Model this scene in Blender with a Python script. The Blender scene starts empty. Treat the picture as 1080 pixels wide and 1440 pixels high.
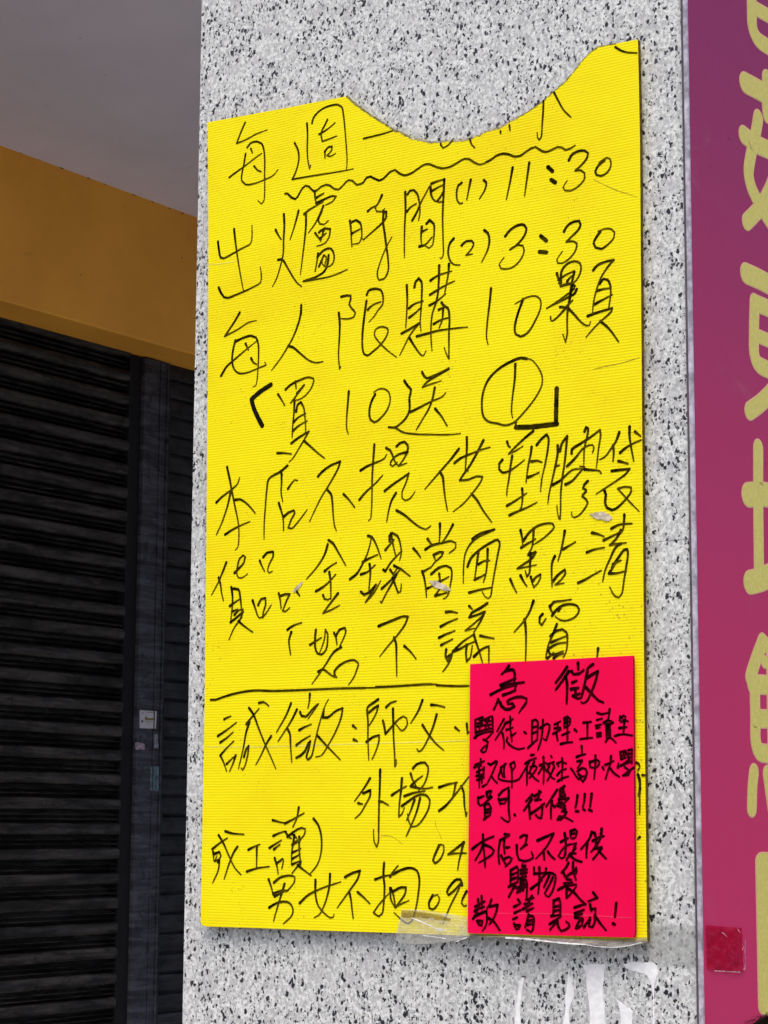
import bpy, bmesh, math, random
from mathutils import Vector, Matrix
random.seed(7)
R = math.radians
S = bpy.context.scene
C = S.collection

# ---------------------------------------------------------------- camera
F, YAW, PITCH, ROLL = 2950.0, 0.61310687, 0.14695136, 0.00545993      # focal length in photo pixels, angles in radians
EYE, DIST = 1.72, 2.4                                                  # eye height; distance to the pillar face along the axis
fw = Vector((-math.sin(YAW)*math.cos(PITCH), math.cos(YAW)*math.cos(PITCH), math.sin(PITCH)))
rt0 = Vector((math.cos(YAW), math.sin(YAW), 0)); up0 = rt0.cross(fw)
rt = rt0*math.cos(ROLL) + up0*math.sin(ROLL); up = rt.cross(fw)
CAM = Vector((0, 0, EYE)) - Vector((fw.x, fw.y, 0))*DIST
cam = bpy.data.cameras.new('camera'); camo = bpy.data.objects.new('camera', cam); C.objects.link(camo)
M = Matrix((rt, up, -fw)).transposed().to_4x4(); M.translation = CAM
camo.matrix_world = M
cam.sensor_fit = 'VERTICAL'; cam.sensor_height = 36; cam.sensor_width = 27; cam.lens = F*36/1440
cam.clip_start = 0.05; cam.clip_end = 500
S.camera = camo
def ray(px, py): return (rt*((px-540)/F) - up*((py-720)/F) + fw)
def U(px, py, P, N):                       # the point of a plane that a photo pixel sees
    d = ray(px, py); return CAM + d*((P-CAM).dot(N)/d.dot(N))

# ---------------------------------------------------------------- sky, sun, exposure
SUN_EL, SUN_AZ = R(58), R(150)             # azimuth clockwise from +Y
w = bpy.data.worlds.new('World'); S.world = w; w.use_nodes = True
nt = w.node_tree
sky = nt.nodes.new('ShaderNodeTexSky'); sky.sky_type = 'NISHITA'; sky.sun_disc = False
sky.sun_elevation = SUN_EL; sky.sun_rotation = SUN_AZ
sky.air_density = 0.7; sky.dust_density = 4.0; sky.ozone_density = 0.6
nt.links.new(sky.outputs[0], nt.nodes['Background'].inputs[0]); nt.nodes['Background'].inputs[1].default_value = 0.13
sun = bpy.data.lights.new('sun', 'SUN'); sun.energy = 1.3; sun.angle = R(42); sun.color = (1, .96, .9)
suno = bpy.data.objects.new('sun', sun); C.objects.link(suno)
sd = Vector((math.sin(SUN_AZ)*math.cos(SUN_EL), math.cos(SUN_AZ)*math.cos(SUN_EL), math.sin(SUN_EL)))
suno.rotation_euler = sd.to_track_quat('Z', 'Y').to_euler(); suno.location = sd*20
S.view_settings.view_transform = 'Standard'; S.view_settings.look = 'None'
S.view_settings.exposure = 0.6; S.view_settings.gamma = 1.0

# ---------------------------------------------------------------- material helpers
class NT:
    def __init__(s, name):
        s.m = bpy.data.materials.new(name); s.m.use_nodes = True; s.t = s.m.node_tree
        s.b = s.t.nodes['Principled BSDF']; s.tc = s.t.nodes.new('ShaderNodeTexCoord'); s.co = s.tc.outputs['Object']
    def n(s, t, **k):
        x = s.t.nodes.new(t)
        for a, v in k.items(): setattr(x, a, v)
        return x
    def put(s, sock, v):
        if isinstance(v, bpy.types.NodeSocket): s.t.links.new(v, sock)
        elif isinstance(v, (tuple, list)):
            sock.default_value = tuple(v) + ((1,) if len(v) == 3 and len(sock.default_value) == 4 else ())
        else: sock.default_value = v
    def map(s, rot=(0,0,0), scale=(1,1,1), co=None):
        x = s.n('ShaderNodeMapping'); s.put(x.inputs[0], co or s.co); x.inputs['Rotation'].default_value = rot; x.inputs['Scale'].default_value = scale
        return x.outputs[0]
    def noise(s, scale, detail=3, rough=.5, co=None, dist=0):
        x = s.n('ShaderNodeTexNoise'); s.put(x.inputs['Vector'], co or s.co); x.inputs['Scale'].default_value = scale
        x.inputs['Detail'].default_value = detail; x.inputs['Roughness'].default_value = rough; x.inputs['Distortion'].default_value = dist
        return x.outputs[0]
    def vor(s, scale, co=None, feature='F1', out='Distance', rnd=1):
        x = s.n('ShaderNodeTexVoronoi', feature=feature); s.put(x.inputs['Vector'], co or s.co); x.inputs['Scale'].default_value = scale
        x.inputs['Randomness'].default_value = rnd
        return x.outputs[out]
    def ma(s, op, a, b=0.0, c=0.0):
        x = s.n('ShaderNodeMath', operation=op); s.put(x.inputs[0], a); s.put(x.inputs[1], b); s.put(x.inputs[2], c); return x.outputs[0]
    def rmp(s, v, a, b, lo=0.0, hi=1.0):
        x = s.n('ShaderNodeMapRange'); x.interpolation_type = 'SMOOTHSTEP'; s.put(x.inputs[0], v); x.inputs[1].default_value = a; x.inputs[2].default_value = b
        x.inputs[3].default_value = lo; x.inputs[4].default_value = hi; return x.outputs[0]
    def mix(s, f, a, b, mode='MIX'):
        x = s.n('ShaderNodeMix', data_type='RGBA', blend_type=mode); s.put(x.inputs[0], f); s.put(x.inputs[6], a); s.put(x.inputs[7], b); return x.outputs[2]
    def sep(s, v=None):
        x = s.n('ShaderNodeSeparateXYZ'); s.put(x.inputs[0], v or s.co); return x.outputs
    def bump(s, h, dist, strength=1.0):
        x = s.n('ShaderNodeBump'); s.put(x.inputs['Height'], h); x.inputs['Distance'].default_value = dist; x.inputs['Strength'].default_value = strength
        s.put(s.b.inputs['Normal'], x.outputs[0])
    def fin(s, col, rough=.5, spec=.5, metal=0.0):
        s.put(s.b.inputs['Base Color'], col); s.put(s.b.inputs['Roughness'], rough)
        s.b.inputs['Specular IOR Level'].default_value = spec; s.b.inputs['Metallic'].default_value = metal
        return s.m

def m_granite():
    k = NT('speckled_granite')
    wob = k.n('ShaderNodeVectorMath', operation='MULTIPLY_ADD')
    nx = k.n('ShaderNodeTexNoise'); k.put(nx.inputs['Vector'], k.co); nx.inputs['Scale'].default_value = 230; nx.inputs['Detail'].default_value = 2
    k.put(wob.inputs[0], nx.outputs['Color']); wob.inputs[1].default_value = (.006, .006, .006); k.put(wob.inputs[2], k.co)
    co = wob.outputs[0]
    tilt = k.map((0, R(38), 0), (1.25, 1.0, .8), co)
    body = k.mix(k.rmp(k.noise(210, 4, .72), .36, .64), (.37, .385, .378), (.73, .748, .73))
    grain = k.sep(k.vor(300, tilt, out='Color'))
    body = k.mix(k.rmp(grain[0], .70, .80, 0, .5), body, (.81, .825, .81))          # pale feldspar
    body = k.mix(k.rmp(grain[1], .78, .86, 0, .55), body, (.35, .355, .37))          # grey quartz
    body = k.mix(k.rmp(k.noise(42, 4, .6, dist=.8), .50, .68, 0, .5), body, (.40, .40, .41))   # cloudy patches
    cl = k.rmp(k.noise(30, 3, .6), .40, .60, 0, 1)
    c1 = k.sep(k.vor(222, tilt, out='Color')); d1 = k.vor(222, tilt)
    fl = k.ma('MULTIPLY', k.rmp(k.ma('ADD', c1[2], k.ma('MULTIPLY', cl, .10)), .912, .925), k.rmp(d1, .64, .46))
    c2 = k.sep(k.vor(420, tilt, out='Color')); d2 = k.vor(420, tilt)
    f2 = k.ma('MULTIPLY', k.rmp(k.ma('ADD', c2[0], k.ma('MULTIPLY', cl, .12)), .955, .97), k.rmp(d2, .66, .5))
    col = k.mix(f2, body, (.035, .035, .045))
    col = k.mix(fl, col, (.012, .012, .018))
    col = k.mix(k.rmp(k.noise(9, 4, .6), .52, .74, 0, .22), col, (.30, .29, .29))   # handling grime
    k.bump(k.noise(300, 3), .0006, .25)
    return k.fin(col, k.rmp(grain[2], 0, 1, .28, .5), .5)
def m_board():
    k = NT('yellow_corrugated_plastic'); x, y, z = k.sep()
    zz = k.ma('ADD', z, k.ma('MULTIPLY', k.noise(2.2, 2), .004))
    st = k.ma('SINE', k.ma('MULTIPLY', zz, 2*math.pi/.00315))
    dv = k.rmp(k.noise(4, 4, .6, co=k.map((0,0,0), (1, 1, 5))), .3, .7, .35, 1)
    col = k.mix(k.ma('MULTIPLY', k.ma('SUBTRACT', 1, k.rmp(st, -.9, .9)), dv), (.895, .778, .004), (.80, .69, .003))
    col = k.mix(k.rmp(k.noise(4, 5, .65, co=k.map((0,0,0), (1, 1, 2.5))), .42, .72, 0, .55), col, (.80, .60, .004))
    sp = k.ma('MULTIPLY', k.rmp(k.vor(190), .20, .09), k.rmp(k.noise(14, 4, .7), .50, .64))
    edg = k.ma('MULTIPLY', k.rmp(x, -.02, .26), k.rmp(z, .75, .15))                  # more dirt towards the taped lower right
    sp2 = k.ma('MULTIPLY', k.ma('MULTIPLY', k.rmp(k.vor(180), .32, .16), k.rmp(k.noise(30, 4, .7), .44, .62)), edg)
    sp = k.ma('MAXIMUM', sp, sp2)
    col = k.mix(k.ma('MULTIPLY', sp, .75), col, (.22, .16, .02))                     # specks of dirt
    col = k.mix(k.rmp(k.noise(38, 5, .7, dist=.6), .63, .78, 0, .22), col, (.42, .33, .03))
    k.bump(k.ma('MULTIPLY_ADD', k.noise(4, 2), 14, k.ma('MULTIPLY', st, .6)), .0004, .35)
    return k.fin(col, .55, .14)
def m_red():
    k = NT('neon_red_plastic')
    col = k.mix(k.rmp(k.noise(6, 3), .35, .7), (.80, .0, .062), (.87, .0, .084))
    col = k.mix(k.rmp(k.noise(420, 2), .5, .8, 0, .25), col, (.90, .008, .10))
    k.bump(k.ma('MULTIPLY_ADD', k.noise(7, 2), 30, k.noise(900, 2)), .0002, .45)
    return k.fin(col, .6, .12)
def m_ink(name, base, thin, amt, pitch=.00315):
    k = NT(name); x, y, z = k.sep()
    st = k.rmp(k.ma('SINE', k.ma('MULTIPLY', z, 2*math.pi/pitch)), .0, 1)
    at = k.n('ShaderNodeAttribute'); at.attribute_name = 'thinness'
    v = k.ma('MULTIPLY', k.ma('MULTIPLY_ADD', k.rmp(k.noise(60, 4, .7), .36, .66), .45, k.ma('MULTIPLY', at.outputs['Fac'], .55)), k.ma('MULTIPLY_ADD', st, .5, .5))
    return k.fin(k.mix(k.ma('MULTIPLY', v, amt), base, thin), .7, .0)
def m_plain(name, col, rough=.5, spec=.5, metal=0.0, var=.12, scale=30, bump=0.0):
    k = NT(name); dk = tuple(c*(1-var*2.2) for c in col); lt = tuple(min(1, c*(1+var)) for c in col)
    c = k.mix(k.rmp(k.noise(scale, 5, .6), .3, .72), dk, lt)
    if bump: k.bump(k.noise(scale*6, 3), bump, .5)
    return k.fin(c, rough, spec, metal)
def m_shutter(name, a, b):
    k = NT(name)
    st = k.map((0,0,0), (1, 1.1, 11)); st2 = k.map((0,0,0), (1, 2.2, 17))
    col = k.mix(k.rmp(k.noise(3, 6, .75, co=st), .40, .62), a, b)
    col = k.mix(k.rmp(k.noise(2.2, 6, .8, co=st2, dist=.6), .55, .70, 0, .8), col, tuple(c*1.9 for c in b))       # dust along the ribs
    col = k.mix(k.rmp(k.noise(20, 6, .8, dist=.8), .50, .66, 0, .75), col, tuple(c*.25 for c in a))               # soot
    col = k.mix(k.rmp(k.noise(34, 6, .8, dist=1.5), .62, .72, 0, .6), col, (.085, .078, .066))                    # scuffs
    k.bump(k.noise(5, 3), .012, .35)
    return k.fin(col, k.rmp(k.noise(14, 4), .3, .7, .45, .75), .2)
def m_paintwall(name, a, b, dirt, scale=3.0):
    k = NT(name)
    col = k.mix(k.rmp(k.noise(scale, 5, .6), .3, .72), a, b)
    col = k.mix(k.ma('MULTIPLY', k.rmp(k.vor(26), .10, .03), k.rmp(k.noise(7, 3), .55, .66)), col, dirt)
    col = k.mix(k.rmp(k.noise(scale*5, 6, .75, dist=1), .60, .80, 0, .3), col, dirt)
    k.bump(k.noise(120, 4, .6), .0015, .35)
    return k.fin(col, .6, .3)
def m_sign():
    k = NT('printed_purple_sheet'); x, y, z = k.sep()
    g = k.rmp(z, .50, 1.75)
    col = k.mix(g, (.53, .032, .122), (.225, .030, .118))                            # crimson to purple print fade, with dimmer lighting at the top painted in
    col = k.mix(k.rmp(k.noise(700, 2), .35, .7, 0, .25), col, (.36, .07, .17))
    col = k.mix(k.rmp(k.vor(22), .05, .02, 0, .7), col, (.06, .01, .03))
    col = k.mix(k.rmp(k.noise(11, 6, .75, dist=1), .56, .76, 0, .16), col, (.42, .22, .27))
    return k.fin(col, .5, .15)
def m_tape(name, tint, fog, alpha, wr=.0015):
    k = NT(name); k.m.blend_method = 'BLEND' if hasattr(k.m, 'blend_method') else k.m.blend_method
    col = k.mix(k.rmp(k.noise(60, 5, .7), .4, .7), fog, tuple(c*.75 for c in fog))
    k.bump(k.noise(70, 4, .6, dist=1.2), wr, .9)
    k.fin(col, .22, .5)
    tr = k.n('ShaderNodeBsdfTransparent'); tr.inputs[0].default_value = tint + (1,)
    mx = k.n('ShaderNodeMixShader'); k.put(mx.inputs[0], k.rmp(k.noise(45, 5, .7), .3, .75, alpha*.6, min(1, alpha*1.5)))
    k.t.links.new(tr.outputs[0], mx.inputs[1]); k.t.links.new(k.b.outputs[0], mx.inputs[2])
    k.t.links.new(mx.outputs[0], k.t.nodes['Material Output'].inputs[0])
    return k.m
MAT = dict(
    granite=m_granite(), core=m_plain('joint_mortar', (.50, .49, .48), .9), yellow=m_board(), yelloweg=m_plain('brown_cut_edge', (.13, .085, .012), .8, .1, var=.3, scale=200), red=m_red(),  # yelloweg: one dark brown for every cut edge of the board
    ink=m_ink('black_marker_on_yellow', (.006, .004, .001), (.15, .11, .003), 1.0),
    ink_heavy=m_ink('felt_pen_on_yellow', (.009, .008, .005), (.05, .04, .01), .6),
    ink_red=m_ink('black_marker_on_red', (.003, .001, .0015), (.09, .0, .008), .9),
    tornedge=m_plain('grubby_torn_edge', (.30, .27, .10), .8, .1, var=.3, scale=150), tornpale=m_plain('frayed_pale_edge', (.50, .46, .30), .8, .1, var=.35, scale=220),
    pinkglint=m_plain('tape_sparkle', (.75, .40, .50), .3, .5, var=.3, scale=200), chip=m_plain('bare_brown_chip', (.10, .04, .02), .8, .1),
    scuff=m_plain('rubbed_grey_plastic', (.60, .52, .40), .7, .1, var=.2, scale=160),
    crease=m_plain('pale_crease', (.86, .80, .16), .5, .3, var=.1), dark_crease=m_plain('dirty_crease', (.36, .30, .02), .6, .2),
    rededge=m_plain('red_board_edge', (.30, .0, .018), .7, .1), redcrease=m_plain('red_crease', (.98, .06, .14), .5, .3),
    shutter=m_shutter('sooty_shutter_paint', (.008, .0065, .006), (.048, .043, .040)),
    shutter2=m_shutter('sooty_shutter_panels', (.009, .009, .011), (.024, .024, .029)),
    post=m_shutter('grey_blue_post_paint', (.022, .022, .028), (.062, .064, .078)),
    ochre=m_paintwall('ochre_paint', (.80, .36, .042), (.90, .43, .050), (.22, .10, .02)),
    ceiling=m_paintwall('mauve_grey_ceiling_paint', (.62, .60, .68), (.73, .71, .80), (.34, .32, .34), 1.6),
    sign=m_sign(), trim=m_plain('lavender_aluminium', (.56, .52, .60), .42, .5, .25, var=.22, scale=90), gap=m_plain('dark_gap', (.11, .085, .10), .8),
    letter=m_plain('lime_yellow_vinyl', (.62, .565, .15), .5, .35, var=.05, scale=260), outline=m_plain('salmon_vinyl', (.80, .40, .30), .5, .35, var=.05, scale=200),
    paint=m_plain('white_emulsion', (.86, .87, .88), .6, .3, var=.06, scale=120, bump=.0004),
    tape=m_tape('clear_tape', (.97, .97, .93), (.62, .61, .56), .36), tape_dark=m_tape('grubby_tape', (.80, .77, .74), (.36, .33, .30), .5),
    tape_stone=m_tape('clear_tape_on_stone', (.92, .93, .92), (.52, .53, .52), .42), tape_red=m_tape('red_tape', (.95, .25, .4), (.50, .004, .06), .55, .0012),
    glint=m_plain('tape_fold_glint', (.90, .90, .90), .18, .7), dirt=m_tape('dirty_tape_residue', (.85, .78, .5), (.24, .18, .05), .42, .0004),
    paper=m_plain('white_sticker_paper', (.46, .44, .46), .6, .3, var=.05), print=m_plain('sticker_print', (.03, .03, .035), .6), print_y=m_plain('sticker_print_ochre', (.2, .15, .04), .6),
    slot=m_plain('guide_slot_shade', (.008, .008, .010), .8, .2), teal=m_plain('faded_teal_sticker', (.10, .17, .20), .6, .3, var=.3, scale=120), bluegrey=m_plain('worn_blue_grey_sticker', (.22, .24, .30), .6, .3, var=.35, scale=200),
    pinkgrey=m_plain('worn_pink_sticker', (.34, .26, .31), .6, .3, var=.3, scale=160),
    paving=m_paintwall('worn_arcade_paving', (.31, .30, .295), (.42, .41, .40), (.16, .155, .15), 2.0), road=m_plain('asphalt', (.05, .05, .052), .9, .2, var=.2, scale=60),
    skin=m_plain('skin', (.52, .33, .24), .5, .4, var=.06), hair=m_plain('black_hair', (.0012, .0012, .0016), .6, .04, var=.2, scale=200), jacket=m_plain('dark_jacket', (.03, .032, .04), .8, .2, var=.2),
    trousers=m_plain('dark_trousers', (.02, .022, .03), .8, .2), shoe=m_plain('shoe_rubber', (.03, .03, .03), .6),
)

# ---------------------------------------------------------------- mesh helpers
def link(name, bm, mat, parent=None, loc=(0,0,0), smooth=False):
    loc = Vector(loc)
    bmesh.ops.translate(bm, verts=bm.verts, vec=-loc)
    me = bpy.data.meshes.new(name); bm.to_mesh(me); bm.free()
    for m in (mat if isinstance(mat, (list, tuple)) else [mat]): me.materials.append(m)
    if smooth:
        for p in me.polygons: p.use_smooth = True
    o = bpy.data.objects.new(name, me); C.objects.link(o)
    o.location = loc
    if parent: o.parent = parent; o.matrix_parent_inverse = Matrix.Translation(-parent.location)
    return o
def tag(o, label=None, cat=None, group=None, kind=None):
    for k, v in (('label', label), ('category', cat), ('group', group), ('kind', kind)):
        if v: o[k] = v
    return o
def box(bm, a, b, bev=0.0, mi=0):
    a, b = Vector(a), Vector(b)
    r = bmesh.ops.create_cube(bm, size=1); vs = r['verts']
    for v in vs: v.co = Vector(((a[i]+b[i])/2 + v.co[i]*(b[i]-a[i]) for i in range(3)))
    fs = list({f for v in vs for f in v.link_faces})
    if bev:
        es = list({e for v in vs for e in v.link_edges})
        q = bmesh.ops.bevel(bm, geom=es, offset=bev, segments=2, affect='EDGES', profile=.5); fs = [f for f in bm.faces if f.is_valid and f in set(q['faces'])] + [f for f in fs if f.is_valid]
    for f in fs: f.material_index = mi
class Plane:                                # a surface with its own 2-D axes: s along it, z up, n out of it
    def __init__(s, P, along, n): s.P = Vector(P); s.a = Vector(along).normalized(); s.n = Vector(n).normalized()
    def px(s, x, y): q = U(x, y, s.P, s.n) - s.P; return Vector((q.dot(s.a), q.z))
    def at(s, u, h=0.0): return s.P + s.a*u[0] + Vector((0,0,1))*u[1] + s.n*h
def smooth(pts, step=4.0):
    """pen path -> list of smooth pieces, broken at sharp corners"""
    P = [Vector(p) for p in pts]
    cuts = [0]
    for i in range(1, len(P)-1):
        if (P[i]-P[i-1]).length > 1e-6 and (P[i+1]-P[i]).length > 1e-6 and (P[i]-P[i-1]).angle(P[i+1]-P[i]) > R(88): cuts.append(i)
    cuts.append(len(P)-1); out = []
    for a, b in zip(cuts, cuts[1:]):
        q = P[a:b+1]; e = [q[0]*2-q[1]] + q + [q[-1]*2-q[-2]]; r = []
        for i in range(1, len(e)-2):
            p0, p1, p2, p3 = e[i-1:i+3]
            t0 = 0.0; t1 = t0+max(1e-4, (p1-p0).length)**.5; t2 = t1+max(1e-4, (p2-p1).length)**.5; t3 = t2+max(1e-4, (p3-p2).length)**.5
            n = max(1, int((p2-p1).length/step))
            for j in range(n):
                t = t1+(t2-t1)*j/n
                A1 = p0*((t1-t)/(t1-t0))+p1*((t-t0)/(t1-t0)); A2 = p1*((t2-t)/(t2-t1))+p2*((t-t1)/(t2-t1)); A3 = p2*((t3-t)/(t3-t2))+p3*((t-t2)/(t3-t2))
                B1 = A1*((t2-t)/(t2-t0))+A2*((t-t0)/(t2-t0)); B2 = A2*((t3-t)/(t3-t1))+A3*((t-t1)/(t3-t1))
                r.append(B1*((t2-t)/(t2-t1))+B2*((t-t1)/(t2-t1)))
        r.append(q[-1]); out.append(r)
    return out
def ribbon(bm, pl, path, wid, h, mi=0, dh=2e-7, cap=6, dens=None):
    """flat stroke with round ends on plane pl; path in plane units, wid a list of half widths"""
    n = len(path)
    if n < 2: return
    ly = (bm.verts.layers.float.get('thinness') or bm.verts.layers.float.new('thinness')) if dens else None
    L = []; Rr = []
    for i in range(n):
        t = (path[min(n-1, i+1)]-path[max(0, i-1)])
        t = t.normalized() if t.length > 1e-9 else Vector((1, 0))
        nn = Vector((-t.y, t.x))*wid[i]
        hh = h+dh*i
        L.append(bm.verts.new(pl.at(path[i]+nn, hh))); Rr.append(bm.verts.new(pl.at(path[i]-nn, hh)))
        if dens: L[-1][ly] = Rr[-1][ly] = dens[i]
    def f(vs):
        try: x = bm.faces.new(vs); x.material_index = mi; x.normal_update(); (x.normal.dot(pl.n) < 0) and x.normal_flip()
        except ValueError: pass
    for i in range(n-1): f([L[i], Rr[i], Rr[i+1], L[i+1]])
    for i, sg in ((0, -1), (n-1, 1)):
        t = path[1]-path[0] if i == 0 else path[-1]-path[-2]
        t = t.normalized()*sg; nn = Vector((-t.y, t.x))
        vs = [bm.verts.new(pl.at(path[i]+(nn*math.cos(a)+t*math.sin(a))*wid[i], h+dh*i)) for a in [math.pi*k/cap for k in range(cap+1)]]
        if dens:
            for v in vs: v[ly] = dens[i]
        f(vs)
def poly(bm, pl, pts, h, mi=0, thick=0.0, rim=None):
    """outline (photo pixels on plane pl) -> flat sheet, or a slab of the given thickness behind it"""
    q = [pl.px(*p) for p in pts]
    vs = [bm.verts.new(pl.at(p, h)) for p in q]
    face = bm.faces.new(vs); face.normal_update()
    if face.normal.dot(pl.n) < 0: face.normal_flip()
    face.material_index = mi
    if thick:
        ws = [bm.verts.new(pl.at(p, h-thick)) for p in q]
        bk = bm.faces.new(ws); bk.normal_update()
        if bk.normal.dot(pl.n) > 0: bk.normal_flip()
        bk.material_index = mi
        for i in range(len(vs)):
            j = (i+1) % len(vs); s = bm.faces.new([vs[i], vs[j], ws[j], ws[i]]); s.material_index = mi if rim is None else rim
        bmesh.ops.recalc_face_normals(bm, faces=bm.faces)
    bmesh.ops.triangulate(bm, faces=[x for x in bm.faces if len(x.verts) > 4])
def parse(txt):
    out = []; fr = None
    for ln in txt.strip().splitlines():
        head, body = ln[1:].split(' ', 1); x0, y0, sc = (float(v) for v in head.split(','))
        for st in body.split(';'):
            st = st.strip(); wm = 1.0
            if st.startswith('*'): a, st = st[1:].split(' ', 1); wm = float(a)
            out.append((wm, [(x0+float(p.split(',')[0])/sc, y0+float(p.split(',')[1])/sc) for p in st.split()]))
    return out
def writing(bm, pl, strokes, w0, w1, h0, jit=.06):
    """w0/w1: full stroke width in photo pixels at the start and end of each pen stroke"""
    px = DIST/F
    for wm, pts in strokes:
        pieces = smooth(pts); tot = sum(len(p) for p in pieces); done = 0
        for pc in pieces:
            q = [pl.px(p.x, p.y) for p in pc]; ws = []
            for i in range(len(pc)):
                t = (done+i)/max(1, tot-1)
                if wm > 1.2: wv = w0*wm*.5
                else:
                    wv = (w0+(w1-w0)*min(1, t*1.25)**.8)*wm*.5
                    if t > .93 and tot > 8: wv *= .75
                ws.append(wv*px*(1+random.uniform(-jit, jit)))
            writing.k += 1
            ribbon(bm, pl, q, ws, h0+writing.k*5e-7, dens=[0.0 if wm > 1.2 else min(1, max(0, ((done+i)/max(1, tot-1)-.12)*1.5)) for i in range(len(pc))])
            done += len(pc)
writing.k = 0
def characters(txt, gap):
    """pen strokes of a line -> one list of strokes per written character (strokes that come closer than gap photo pixels)"""
    st = parse(txt); pts = [[p for pc in smooth(s[1], 3) for p in pc] for s in st]; par = list(range(len(st)))
    def root(i):
        while par[i] != i: i = par[i]
        return i
    for i in range(len(st)):
        for j in range(i):
            if root(i) != root(j) and min((a-b).length for a in pts[i] for b in pts[j]) < gap: par[root(i)] = root(j)
    out = {}
    for i, s in enumerate(st): out.setdefault(root(i), []).append(s)
    return list(out.values())
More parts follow.
